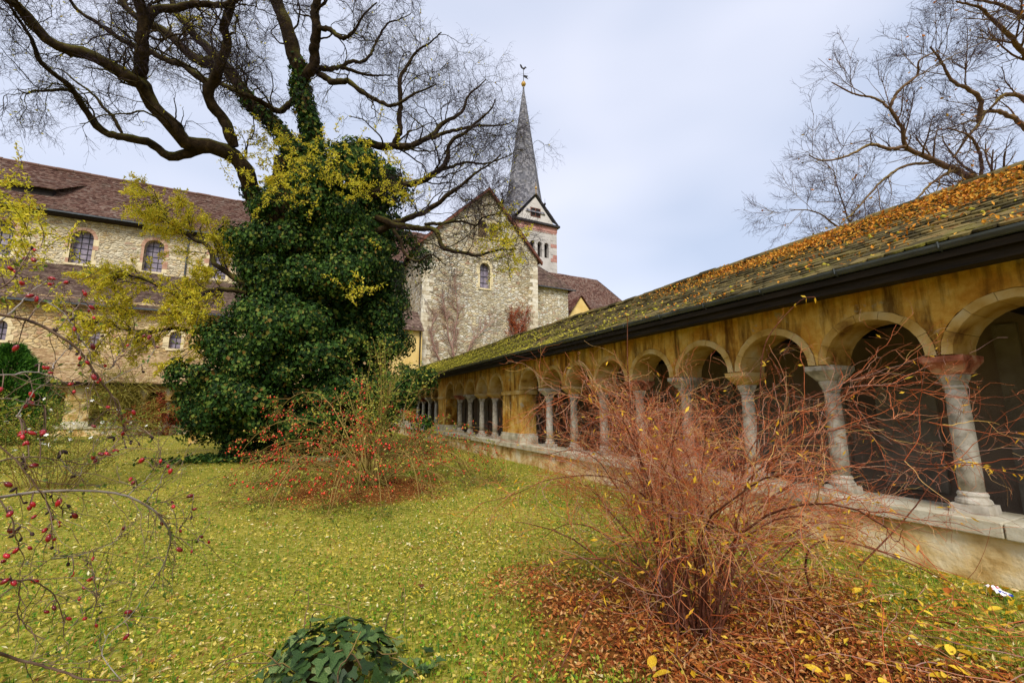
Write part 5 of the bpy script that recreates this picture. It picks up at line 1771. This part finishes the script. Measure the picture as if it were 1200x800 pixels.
HM, HD = hip_mesh("rose_hip", MT["hip"], False), hip_mesh("rose_hip_dark", MT["hip_dark"], True)
H1 = "115,32d 122,45 98,72L 118,76L 27,104L 50,118 85,160 72,158 172,146L 187,172L 195,165 245,160L 305,198L 296,190 133,212L 125,208L 320,245L 326,255 338,285 263,290d 268,322 55,285d 200,335d 190,330d 65,387L 282,365d 333,382L 375,352d 280,418d 290,428 310,445 283,457 380,459 410,457d 333,493L 357,507 350,520 465,387 538,352L 547,352 525,350 557,393 513,482d 265,525 272,520d 270,550 165,464L 172,487 155,462 140,456d 108,557L 8,542L 95,600 105,590 478,622L 383,610 330,676 100,700L 88,706 165,692L 155,708d 95,733 142,728d 445,700 410,720d 550,717d 452,752d 470,735d 500,740d 415,765 370,777 380,775 335,785 230,768d 218,785d"
H2 = "85,20L 70,30 142,18 135,15 83,50 323,85L 330,90 358,76 290,95 300,105 385,20d 357,38d 407,48d 478,35d 190,92d 200,78d 450,103L 445,110 503,106 502,128d 525,122 535,135L 412,163 420,175L 237,158d 15,178L 50,195d 122,122L 65,105d 75,110d 80,125d 460,233d 535,238 540,250L 605,218L 600,235d 600,265 600,282d 560,325 502,302 625,345 620,355d 652,360 612,362d 550,383L 600,388 388,318 98,240L 92,250L 40,267L 25,265d 72,243d 190,230L 210,248d 228,275L 226,282d 162,217d 152,270d 115,280 168,283 192,297 147,320 185,312 155,340L 170,355 140,360d 165,378d 97,335d 65,315d 45,343d 68,350d 25,325L 57,383 88,378 12,403L 15,425L 30,478L 37,482L 97,485L 293,410 275,430d 273,478L 293,472 230,457 257,505 247,535 388,585L 320,580d 268,603L 298,620 207,600 137,580 165,563 403,650L 213,428d"
for src, sc_, oy in ((H1, C1, 280), (H2, C2, 500)):
    for tok in src.split():
        dark = tok.endswith('d')
        big = tok.endswith('L')
        x, y = tok.rstrip('dL').split(',')
        px_, py_ = float(x) * sc_, oy + float(y) * sc_
        # the stem that passes nearest in the air carries the hip
        qv = allp - CAM
        dd_ = qv @ FWD
        sx_ = 600 + FOC * (qv @ RGT) / dd_
        sy_ = 400 - FOC * (qv @ UPV) / dd_
        j = int(np.argmin((sx_ - px_) ** 2 + (sy_ - py_ + 6) ** 2))
        depth = dd_[j] + rng.normal(0, 0.02)
        p = at(px_, py_ - 2, depth)
        a0 = allp[j]
        midp = (a0 + p) / 2 + np.array([0, 0, 0.004 + 0.12 * np.linalg.norm(a0 - p)])
        if np.linalg.norm(a0 - p) > 0.006:
            obj_np("hip_stalk", tubes(spline([a0, midp, p], 9)[None], np.linspace(0.0016, 0.001, 9)[None], 4), MT["cane_near"], fr, True)
        o = link("rose_hip", HD if dark else HM, fr, p, (rng.normal(0, 0.7), rng.normal(0, 0.7), rng.uniform(0, 6)))
        s = (1.05 if big else 0.8) * (0.85 if dark else 1) * rng.uniform(0.85, 1.15) * 0.74
        o.scale = (s, s, s * rng.uniform(0.9, 1.15))
# fine side twigs and remaining leaves
SP = np.stack(stemP)
f1, fr1 = sprout(SP, np.full(SP.shape[:2], 0.0016), 260, 0.06, 0.26, 8, 0.2, 0.9, 0.0, 0.08, 0.7, 0.0009, 0.1)
f2, fr2 = sprout(f1, fr1, 320, 0.03, 0.12, 5, 0.2, 0.9, 0.0, 0.05, 0.8, 0.0007, 0.1)
obj_np("side_twigs", merge([tubes(f1, fr1, 4), tubes(f2, fr2, 3)]), MT["cane_near"], fr, True, "stuff")
lf, _ = pick(f1, 360, 0.2)
obj_np("leaves", leaf_mesh(lf, rand_dirs(360), rand_dirs(360, 0), rng.uniform(0.01, 0.022, 360), rng.uniform(0.006, 0.012, 360)), MT["rose_leaf"], fr, False, "stuff")
# thorns
th = MB()
for k in range(260):
    j = rng.integers(0, len(allp) - 1)
    d = rand_dirs(1)[0]
    b_ = allp[j]
    s_ = unit(np.cross(d, [0.3, 0.5, 0.8])) * 0.0018
    th.add([b_ + s_, b_ - s_, b_ + d * 0.008], [(0, 1, 2)])
o = th.obj("thorns", MT["cane_near"], fr)
o["kind"] = "stuff"
fl = allp[rng.integers(0, len(allp), 160)]
obj_np("withered_leaves", leaf_mesh(fl, rand_dirs(160), rand_dirs(160), rng.uniform(0.01, 0.026, 160), rng.uniform(0.006, 0.013, 160)), MT["rose_leaf"], fr, False, "stuff")

# ---------------------------------------------------------------- white-flowering shrub, conifer and far shrubs on the left
B3 = on_ground(58, 572)
wf = thing("flowering_shrub", B3, "loose light green shrub with small white flowers on the lawn", "shrub")
n3 = 44
a_ = rng.uniform(0, 2 * math.pi, n3)
S = B3 + np.stack([0.5 * np.cos(a_) * rng.random(n3), 0.4 * np.sin(a_) * rng.random(n3), np.full(n3, -0.03)], 1)
w1 = walk(S, np.stack([np.cos(a_) * 0.5, np.sin(a_) * 0.5, np.ones(n3)], 1), rng.uniform(1.2, 2.3, n3), 10, 0.12, 0, 0.12)
for i in range(n3):
    obj_np("stem", tubes(w1[i:i + 1], np.linspace(0.007, 0.003, 10)[None], 5), MT["rose_cane"], wf, True)
w2, x2 = sprout(w1, np.full((n3, 10), 0.005), 600, 0.25, 0.7, 6, 0.2, 0.9, 0.02, 0, 0.6, 0.002, 0.2)
obj_np("twigs", tubes(w2, x2, 3), MT["rose_cane"], wf, False, "stuff")
lf, _ = pick(w2, 6500, 0.0)
obj_np("foliage", leaf_mesh(lf + rng.normal(0, 0.03, lf.shape), rand_dirs(len(lf)), rand_dirs(len(lf), 0), rng.uniform(0.03, 0.055, len(lf)), rng.uniform(0.016, 0.03, len(lf))), MT["rose_leaf"], wf, False, "stuff")
fm = MB()
for k in range(6):
    a = k * math.pi / 3
    c, s = math.cos(a), math.sin(a)
    fm.add([(0, 0, 0), (0.03 * c - 0.016 * s, 0.03 * s + 0.016 * c, 0.018), (0.05 * c, 0.05 * s, 0.014), (0.03 * c + 0.016 * s, 0.03 * s - 0.016 * c, 0.018)], [(0, 1, 2, 3)])
fme = fm.mesh("flower", MT["white_petal"])
tips = w2[w2[:, -1, 2] > 0.8][:, -1]
for k in range(60):
    o = link("flower", fme, wf, tips[rng.integers(0, len(tips))], (rng.normal(0, 0.7), rng.normal(0, 0.7), 0))
    o.scale = (0.85, 0.85, 0.85)

B4 = on_ground(-5, 522)
con = thing("conifer", B4, "dark green bushy conifer behind the rose branches", "tree")
obj_np("trunk", tubes(np.array([[B4 + np.array([0, 0, z]) for z in (-0.2, 1, 2, 3, 4)]]), np.array([[0.14, 0.12, 0.1, 0.07, 0.03]]), 8), MT["bark"], con, True)
n4 = 26000
z = rng.uniform(0.1, 4.4, n4)
rad = np.interp(z, [0, 0.6, 2.2, 3.6, 4.5], [1.5, 1.9, 1.75, 1.0, 0.1])
an4 = rng.uniform(0, 2 * math.pi, n4)
rad = rad * (0.8 + 0.2 * np.sin(5 * an4 + 2 * z) * np.sin(3.1 * z) + 0.12 * np.sin(9 * an4 - 5 * z)) * rng.uniform(0.45, 1.05, n4)
cp = B4 + np.stack([rad * np.cos(an4), rad * np.sin(an4), z], 1)
cd = np.stack([np.cos(an4), np.sin(an4), np.full(n4, 0.7)], 1) + rng.normal(0, 0.4, (n4, 3))
obj_np("crown", leaf_mesh(cp, cd, rand_dirs(n4), rng.uniform(0.12, 0.32, n4), rng.uniform(0.03, 0.06, n4)), MT["conifer"], con, False, "stuff")


def twig_bush(name, label, base, hgt, nst, mat, spread, n1, n2, cat="shrub"):
    t = thing(name, base, label, cat)
    a = rng.uniform(0, 2 * math.pi, nst)
    S = base + np.stack([0.4 * np.cos(a) * rng.random(nst), 0.4 * np.sin(a) * rng.random(nst), np.full(nst, -0.05)], 1)
    s1 = walk(S, np.stack([np.cos(a) * spread, np.sin(a) * spread, np.ones(nst)], 1), rng.uniform(0.7, 1.1, nst) * hgt, 12, 0.12, 0.02, 0.15)
    for i in range(nst):
        obj_np("stem", tubes(s1[i:i + 1], np.linspace(0.03, 0.01, 12)[None], 5), mat, t, True)
    k1, m1 = sprout(s1, np.full((nst, 12), 0.02), n1, 0.3 * hgt, 0.6 * hgt, 9, 0.2, 0.8, 0.03, 0.1, 0.6, 0.012, 0.15)
    k2, m2 = sprout(k1, m1, n2, 0.12 * hgt, 0.3 * hgt, 5, 0.25, 0.8, 0, 0.1, 0.7, 0.009, 0.1)
    obj_np("twigs", merge([tubes(k1, m1, 3), tubes(k2, m2, 3)]), mat, t, False, "stuff")
    return t, k2


twig_bush("twiggy_shrub", "tall olive brown twiggy shrub with bare shoots before the far cloister wing", on_ground(150, 509), 4.0, 26, MT["olive_twig"], 0.45, 700, 5200)
btree, k2 = twig_bush("brown_leaved_tree", "small rounded tree with withered rust red leaves before the cloister wing", on_ground(196, 509), 2.6, 10, MT["brown_leaf"], 0.55, 120, 700, "tree")
lf, _ = pick(k2, 6500, 0.0)
obj_np("crown", leaf_mesh(lf + rng.normal(0, 0.06, lf.shape), unit(rand_dirs(len(lf)) + np.array([0, 0, -0.6])), rand_dirs(len(lf), 0), rng.uniform(0.1, 0.17, len(lf)), rng.uniform(0.05, 0.09, len(lf))), MT["brown_leaf"], btree, False, "stuff")

# creepers on the gable
def creeper(label, x0, z0, zmax, seeds, n1, n2, mat, leaves=0):
    base = np.array([x0, 35.93, z0])
    t = thing("wall_creeper", base, label, "creeper")
    S = np.repeat(base[None], seeds, 0) + np.stack([rng.normal(0, 0.15, seeds), np.zeros(seeds), np.zeros(seeds)], 1)
    s1 = walk(S, np.stack([rng.normal(0, 0.45, seeds), np.zeros(seeds), np.ones(seeds)], 1), rng.uniform(0.6, 1, seeds) * (zmax - z0), 16, 0.16, 0.05)
    k1, m1 = sprout(s1, np.full((seeds, 16), 0.05), n1, 0.8, 2.4, 9, 0.2, 0.9, 0.1, 0, 0.5, 0.02, 0.2)
    k2, m2 = sprout(k1, m1, n2, 0.3, 1.0, 5, 0.25, 0.9, 0.05, 0, 0.6, 0.012, 0.1)
    for P in (s1, k1, k2):
        P[:, :, 1] = 35.93 - 0.12 * np.abs(P[:, :, 1] - 35.93)
    for i in range(seeds):
        obj_np("stem", tubes(s1[i:i + 1], np.linspace(0.09, 0.02, 16)[None], 5), MT["vine"], t, True)
    obj_np("shoots", merge([tubes(k1, m1, 3), tubes(k2, m2, 3)]), mat, t, False, "stuff")
    if leaves:
        lf, _ = pick(k2, leaves, 0.0)
        lf[:, 1] -= 0.05
        obj_np("foliage", leaf_mesh(lf, rand_dirs(leaves), unit(rand_dirs(leaves) + np.array([0, -1, 0])), rng.uniform(0.1, 0.2, leaves), rng.uniform(0.06, 0.12, leaves)), MT["brown_leaf"], t, False, "stuff")
    return t


creeper("bare pale creeper branching up the middle of the stone gable", 12.0, 4.0, 14.0, 4, 110, 900, MT["vine"])
creeper("rust coloured leafy creeper low on the gable beside the chapel", 18.6, 5.0, 11.6, 8, 150, 1400, MT["brown_leaf"], 900)

# ---------------------------------------------------------------- foreground ivy on its stump
BS = on_ground(383, 822)
BS[2] = 0
clump = thing("ivy_stump", BS, "small stump smothered in dark lobed ivy leaves in the foreground grass", "stump")
sm = MB()
sm.lathe([(0.2, -0.1), (0.16, 0.06), (0.13, 0.18), (0.12, 0.22), (0.08, 0.235)], 14)
sm.obj("stump", MT["bark"], None).parent = clump
bpy.data.objects["stump"].location = (0, 0, 0)
lv = []
for k in range(3):
    V, F = ivy_mesh(np.zeros((1, 3)), np.array([[0, 1.0, 0]]), np.array([[0, 0, 1.0]]), np.array([1.0]), (0.12, 0.22, 0.3)[k])
    lv.append(mesh_from("leaf", V, F, MT["ivy_near"], True))
from mathutils import Euler
for k in range(300):
    d = rand_dirs(1, 0.0 if k % 3 else 0.5)[0]
    rr = rng.uniform(0.85, 1.12)
    p = np.array([d[0] * 0.35 * rr, d[1] * 0.3 * rr, 0.06 + max(d[2], 0) * 0.29 * rr + rng.uniform(0, 0.05)])
    if k > 265:
        p = np.array([rng.uniform(0.2, 0.62), rng.uniform(-0.1, 0.3), rng.uniform(0.04, 0.12)])
        d = np.array([0.2, 0, 1.0])
    nrm = unit(d * np.array([1, 1, 1.2]) + np.array([0, 0, 0.35]) + rng.normal(0, 0.28, 3))
    ax_ = unit(np.cross(nrm, rng.normal(0, 1, 3)) + np.array([0, 0, -0.7]))
    ax_ = unit(ax_ - nrm * (ax_ @ nrm))
    R = Matrix((np.cross(ax_, nrm), ax_, nrm)).transposed()
    o = link("leaf", lv[k % 3], clump, BS + p, R.to_euler())
    s = rng.uniform(0.055, 0.09)
    o.scale = (s, s, s)
vs = BS + np.stack([rng.normal(0, 0.2, 26), rng.normal(0, 0.2, 26), rng.uniform(0.1, 0.3, 26)], 1)
vw = walk(vs, rand_dirs(26, -0.3), rng.uniform(0.25, 0.6, 26), 9, 0.25, 0, 0.3)
vw[:, :, 2] = np.maximum(vw[:, :, 2], 0.03)
obj_np("ivy_runners", tubes(vw, np.full(vw.shape[:2], 0.0035), 4), MT["bark_r"], clump, True, "stuff")

# ---------------------------------------------------------------- lawn cover
AZ = math.pi / 2 - YAW


def lawn_pts(n, rmin, rmax, power, half=68):
    u = rng.random(n)
    if power == 0:
        r = rmin * (rmax / rmin) ** u
    else:
        r = (rmin ** power + u * (rmax ** power - rmin ** power)) ** (1 / power)
    a = AZ + np.radians(rng.uniform(-half, half, n))
    p = np.stack([r * np.cos(a), r * np.sin(a)], 1)
    ok = (p[:, 0] < WX - 0.12) & (p[:, 1] < NW - 0.2)
    p = p[ok]
    return np.stack([p[:, 0], p[:, 1], height(p[:, 0], p[:, 1])], 1), r[ok]


def litter_mask(p):
    m_ = np.zeros(len(p))
    for cx, cy, rad in LITTER:
        d = np.hypot(p[:, 0] - cx, p[:, 1] - cy) + 0.35 * np.sin(3 * p[:, 0] + 1.3 * p[:, 1]) + 0.25 * np.sin(5.3 * p[:, 1] - 2 * p[:, 0])
        m_ = np.maximum(m_, np.clip((rad - d) / 0.6, 0, 1))
    return m_


p, r = lawn_pts(250000, 1.3, 33, 0.55)
mk = litter_mask(p)
green = rng.random(len(p)) < np.clip(0.68 - 0.036 * r + 0.3 * np.sin(0.9 * p[:, 0] + 0.5 + 0.8 * np.sin(1.1 * p[:, 1])) * np.sin(0.8 * p[:, 1] + 0.6 * np.sin(1.7 * p[:, 0])) + 0.2 * np.sin(2.9 * p[:, 0] + 1.9 * p[:, 1]) * np.sin(2.3 * p[:, 1] - p[:, 0]), 0.2, 0.85)
keep = rng.random(len(p)) > mk * 0.93
k = green & keep
s = rng.uniform(0.015, 0.03, k.sum()) * (1 + 0.035 * r[k])
pg = p[k].copy()
pg[:, 2] += rng.uniform(0.002, 0.035, k.sum())
tag(obj_np("ground_cover", leaf_mesh(pg, rand_dirs(len(pg), -0.1), unit(rand_dirs(len(pg), 0.1) + np.array([0, 0, 0.9])), s, s * 0.8, 0.2), MT["lawn_green"]), "low green ground cover plants and clover spread over the lawn", "ground cover", kind="stuff")
drift = 0.62 + 0.38 * np.sin(1.7 * p[:, 0] + 1.2 * np.sin(0.9 * p[:, 1])) * np.sin(1.4 * p[:, 1] + np.sin(1.3 * p[:, 0]))
k = ~green & keep & (rng.random(len(p)) < drift)
s = (0.012 + 0.038 * rng.random(k.sum()) ** 1.8) * (1 + 0.03 * r[k])
py = p[k].copy()
py[:, 2] += rng.uniform(0.008, 0.035, k.sum())
tag(obj_np("fallen_leaves", leaf_mesh(py, rand_dirs(len(py), -0.15) * np.array([1, 1, 0.4]), unit(rng.normal(0, 0.35, py.shape) + np.array([0, 0, 1.0])), s, s * rng.uniform(0.3, 0.55, len(s)), 0.25), MT["lawn_leaf"]), "pale yellow fallen leaves strewn all over the lawn", "leaves", kind="stuff")
# brown litter under the shrubs
lit = []
for (cx, cy, rad), n in zip(LITTER, (17000, 10000, 8000)):
    a = rng.uniform(0, 2 * math.pi, n)
    rr = rad * 1.12 * np.sqrt(rng.random(n))
    lit.append(np.stack([cx + rr * np.cos(a), cy + rr * np.sin(a), np.zeros(n)], 1))
lit = np.concatenate(lit)
lit = lit[(rng.random(len(lit)) < litter_mask(lit) + 0.06) & (lit[:, 0] < WX - 0.1) & (np.hypot(lit[:, 0], lit[:, 1]) > 1.0)]
lit[:, 2] = height(lit[:, 0], lit[:, 1]) + rng.uniform(0.005, 0.04, len(lit))
tag(obj_np("leaf_litter", leaf_mesh(lit, rand_dirs(len(lit), -0.2) * np.array([1, 1, 0.5]), unit(rng.normal(0, 0.45, lit.shape) + np.array([0, 0, 1.0])), rng.uniform(0.025, 0.055, len(lit)), rng.uniform(0.012, 0.026, len(lit)), 0.3), MT["litter"]), "red brown leaf litter matted under the shrubs", "leaf litter", kind="stuff")


# grass blades
def blades(p, h, w, lean):
    n = len(p)
    d = rand_dirs(n, -0.01) * np.array([1, 1, 0])
    d = unit(d)
    sd_ = np.stack([-d[:, 1], d[:, 0], np.zeros(n)], 1) * w[:, None]
    b0, b1 = p - sd_, p + sd_
    m0 = p + d * (lean * h * 0.35)[:, None] + np.array([0, 0, 1]) * (h * 0.6)[:, None]
    tpt = p + d * (lean * h)[:, None] + np.array([0, 0, 1]) * h[:, None]
    V = np.stack([b0, b1, m0 + sd_ * 0.7, m0 - sd_ * 0.7, tpt], 1).reshape(-1, 3)
    k = np.arange(n)[:, None] * 5
    F = np.concatenate([k + np.array([[0, 1, 2]]), k + np.array([[0, 2, 3]]), k + np.array([[3, 2, 4]])])
    return V, F


g, r = lawn_pts(70000, 1.2, 22, 0.5)
g = g[rng.random(len(g)) > litter_mask(g) * 0.88]
strip, _ = lawn_pts(60000, 2.0, 14, 0.9, 65)                # lusher strip beside the cloister
strip = strip[(strip[:, 0] > 3.4) & (rng.random(len(strip)) > litter_mask(strip) * 0.9)]
g = np.concatenate([g, strip])
h = rng.uniform(0.03, 0.09, len(g))
tag(obj_np("grass", blades(g, h, rng.uniform(0.0016, 0.0032, len(g)), rng.uniform(0.2, 0.9, len(g))), MT["grass"]), "short green grass blades between the fallen leaves", "grass", kind="stuff")

# larger fallen leaves one can tell apart, in the grass by the cloister
cl = MB()
V_, F_ = [], []
nx = 7
for i in range(nx):
    u = i / (nx - 1)
    w = 0.28 * math.sin(math.pi * min(1, 0.06 + u * 0.94)) ** 0.8
    for j in (-1, 0, 1):
        V_.append((j * w, u, 0.14 * abs(j) * (0.5 + 0.5 * u) + 0.16 * math.sin(u * 2.4) - 0.02))
for i in range(nx - 1):
    for j in range(2):
        a = i * 3 + j
        F_.append((a, a + 1, a + 4, a + 3))
LM = []
for nm, stops in (("yellow_leaf", [(0.3, col('#c59a1c')), (0.7, col('#e8c73e'))]), ("orange_leaf", [(0.3, col('#a4551c')), (0.7, col('#d08a3a'))]), ("brown_leaf", [(0.3, col('#4c2414')), (0.7, col('#8a4a24'))])):
    LM.append(mesh_from("fallen_leaf", V_, F_, mat_noise("fallen_" + nm, stops, 9, 4, rough=0.6, rnd=0.3), True))
spots = [(1088, 723, 0), (1080, 733, 0), (1100, 742, 0), (1096, 757, 0), (1114, 764, 0), (1130, 770, 0), (1120, 758, 0), (1088, 693, 0), (1094, 721, 0), (1155, 728, 0), (1168, 737, 0), (1035, 728, 0), (966, 783, 0), (1050, 778, 0), (1040, 791, 0), (1085, 786, 0), (1170, 795, 0), (1140, 790, 0), (1157, 712, 0), (1010, 712, 0), (1020, 705, 0), (1110, 693, 1), (1062, 702, 2), (1118, 714, 1), (1165, 778, 1), (1172, 785, 1), (1012, 686, 1), (815, 772, 1), (1042, 708, 2), (1100, 728, 2), (955, 780, 1), (1185, 727, 2), (1075, 672, 0), (1046, 647, 0), (1054, 652, 0), (765, 795, 0), (762, 785, 0), (1000, 695, 0), (1128, 706, 0), (493, 686, 2)]
lab = ("golden yellow curled leaf fallen in the grass beside the cloister wall", "orange curled leaf fallen on the ground near the red-stemmed shrub", "dark brown curled leaf fallen in the grass")
grp = ("golden leaves in the grass", "orange leaves on the ground", "dark leaves in the grass")
for (x, y, kind_) in spots:
    p = on_ground(x, y, 0.03)
    p[2] = height(p[0], p[1]) + 0.035
    o = link("fallen_leaf", LM[kind_], None, p, (rng.normal(0, 0.15), rng.normal(0, 0.2), rng.uniform(0, 6.28)))
    s = rng.uniform(0.07, 0.12)
    o.scale = (s, s, s)
    lb, gr = lab[kind_], grp[kind_]
    if y < 680 and kind_ == 0:
        lb, gr = "golden leaf lying close against the cloister plinth under the shrub's twigs", "golden leaves at the plinth"
    elif x < 1005 and kind_ == 0:
        lb, gr = "golden yellow leaf on the brown litter around the red-stemmed shrub", "golden leaves on the litter"
    elif x < 600:
        lb, gr = "single dark crumpled leaf lying alone in the open lawn", None
    elif x > 1140 and kind_ == 1:
        lb, gr = "orange curled leaf in the grass between the golden leaf drift and the wall", "orange leaves in the grass"
    tag(o, lb, "leaf", gr)

gp = np.stack([rng.uniform(2.2, 5.85, 1500), rng.uniform(0.3, 5.0, 1500), np.zeros(1500)], 1)
gp = gp[rng.random(len(gp)) < np.clip(1.15 - 0.22 * np.abs(gp[:, 1] - 1.6), 0.12, 1)]
gp[:, 2] = height(gp[:, 0], gp[:, 1]) + rng.uniform(0.02, 0.06, len(gp))
tag(obj_np("fallen_leaves", leaf_mesh(gp, rand_dirs(len(gp), -0.2) * np.array([1, 1, 0.4]), unit(rng.normal(0, 0.35, gp.shape) + np.array([0, 0, 1.0])), rng.uniform(0.03, 0.085, len(gp)), rng.uniform(0.014, 0.038, len(gp)), 0.3), MT["gold_leaf"]), "golden leaves scattered thickly in the grass along the cloister plinth", "leaves", kind="stuff")

# litter and a broken stone at the wall's foot
wp = on_ground(1170, 694, 0.03)
Vw, Fw = [], []
for i in range(9):
    for j in range(6):
        Vw.append(((i - 4) * 0.022, (j - 2.5) * 0.018, 0.02 + 0.016 * math.sin(2.1 * i + 1.3 * j) * math.cos(1.7 * j - i)))
for i in range(8):
    for j in range(5):
        a = i * 6 + j
        Fw.append((a, a + 1, a + 7, a + 6))
mw, nt, b = mat_base("printed_wrapper", 0.4, 0.5)
v = coords(nt)
c = ramp(nt, noise(nt, v, 16.0, 2.0), [(0.36, col('#2036a0')), (0.42, col('#e6e4e6')), (0.55, col('#ece8ea')), (0.6, col('#c8283c')), (0.68, col('#e6e4e6'))], 'CONSTANT')
nt.links.new(c, b.inputs["Base Color"])
o = link("wrapper", mesh_from("wrapper", Vw, Fw, mw, False), None, wp, (0.1, -0.1, 0.9))
so = o.modifiers.new("foil", 'SOLIDIFY')
so.thickness = 0.002
tag(o, "crumpled blue, white and red wrapper lying at the foot of the wall", "litter")
for k, (x, y, s, lb) in enumerate(((1188, 690, 0.06, "pale broken stone at the foot of the cloister wall by the wrapper"), (1150, 682, 0.035, "flat whitish stone chip at the edge of the cloister plinth"))):
    V, F = blobs(np.zeros((1, 3)), 1.0, 0.5)
    st_ = bpy.data.meshes.new("stone")
    V = V * s * np.array([1.4, 0.9, 1.0]) + rng.normal(0, s * 0.12, V.shape)
    st_.from_pydata(V, [], F)
    st_.materials.append(MT["plinth"])
    o = link("stone", st_, None, on_ground(x, y, 0.03))
    sb = o.modifiers.new("round", 'SUBSURF')
    sb.levels = sb.render_levels = 1
    tag(o, lb, "stone")
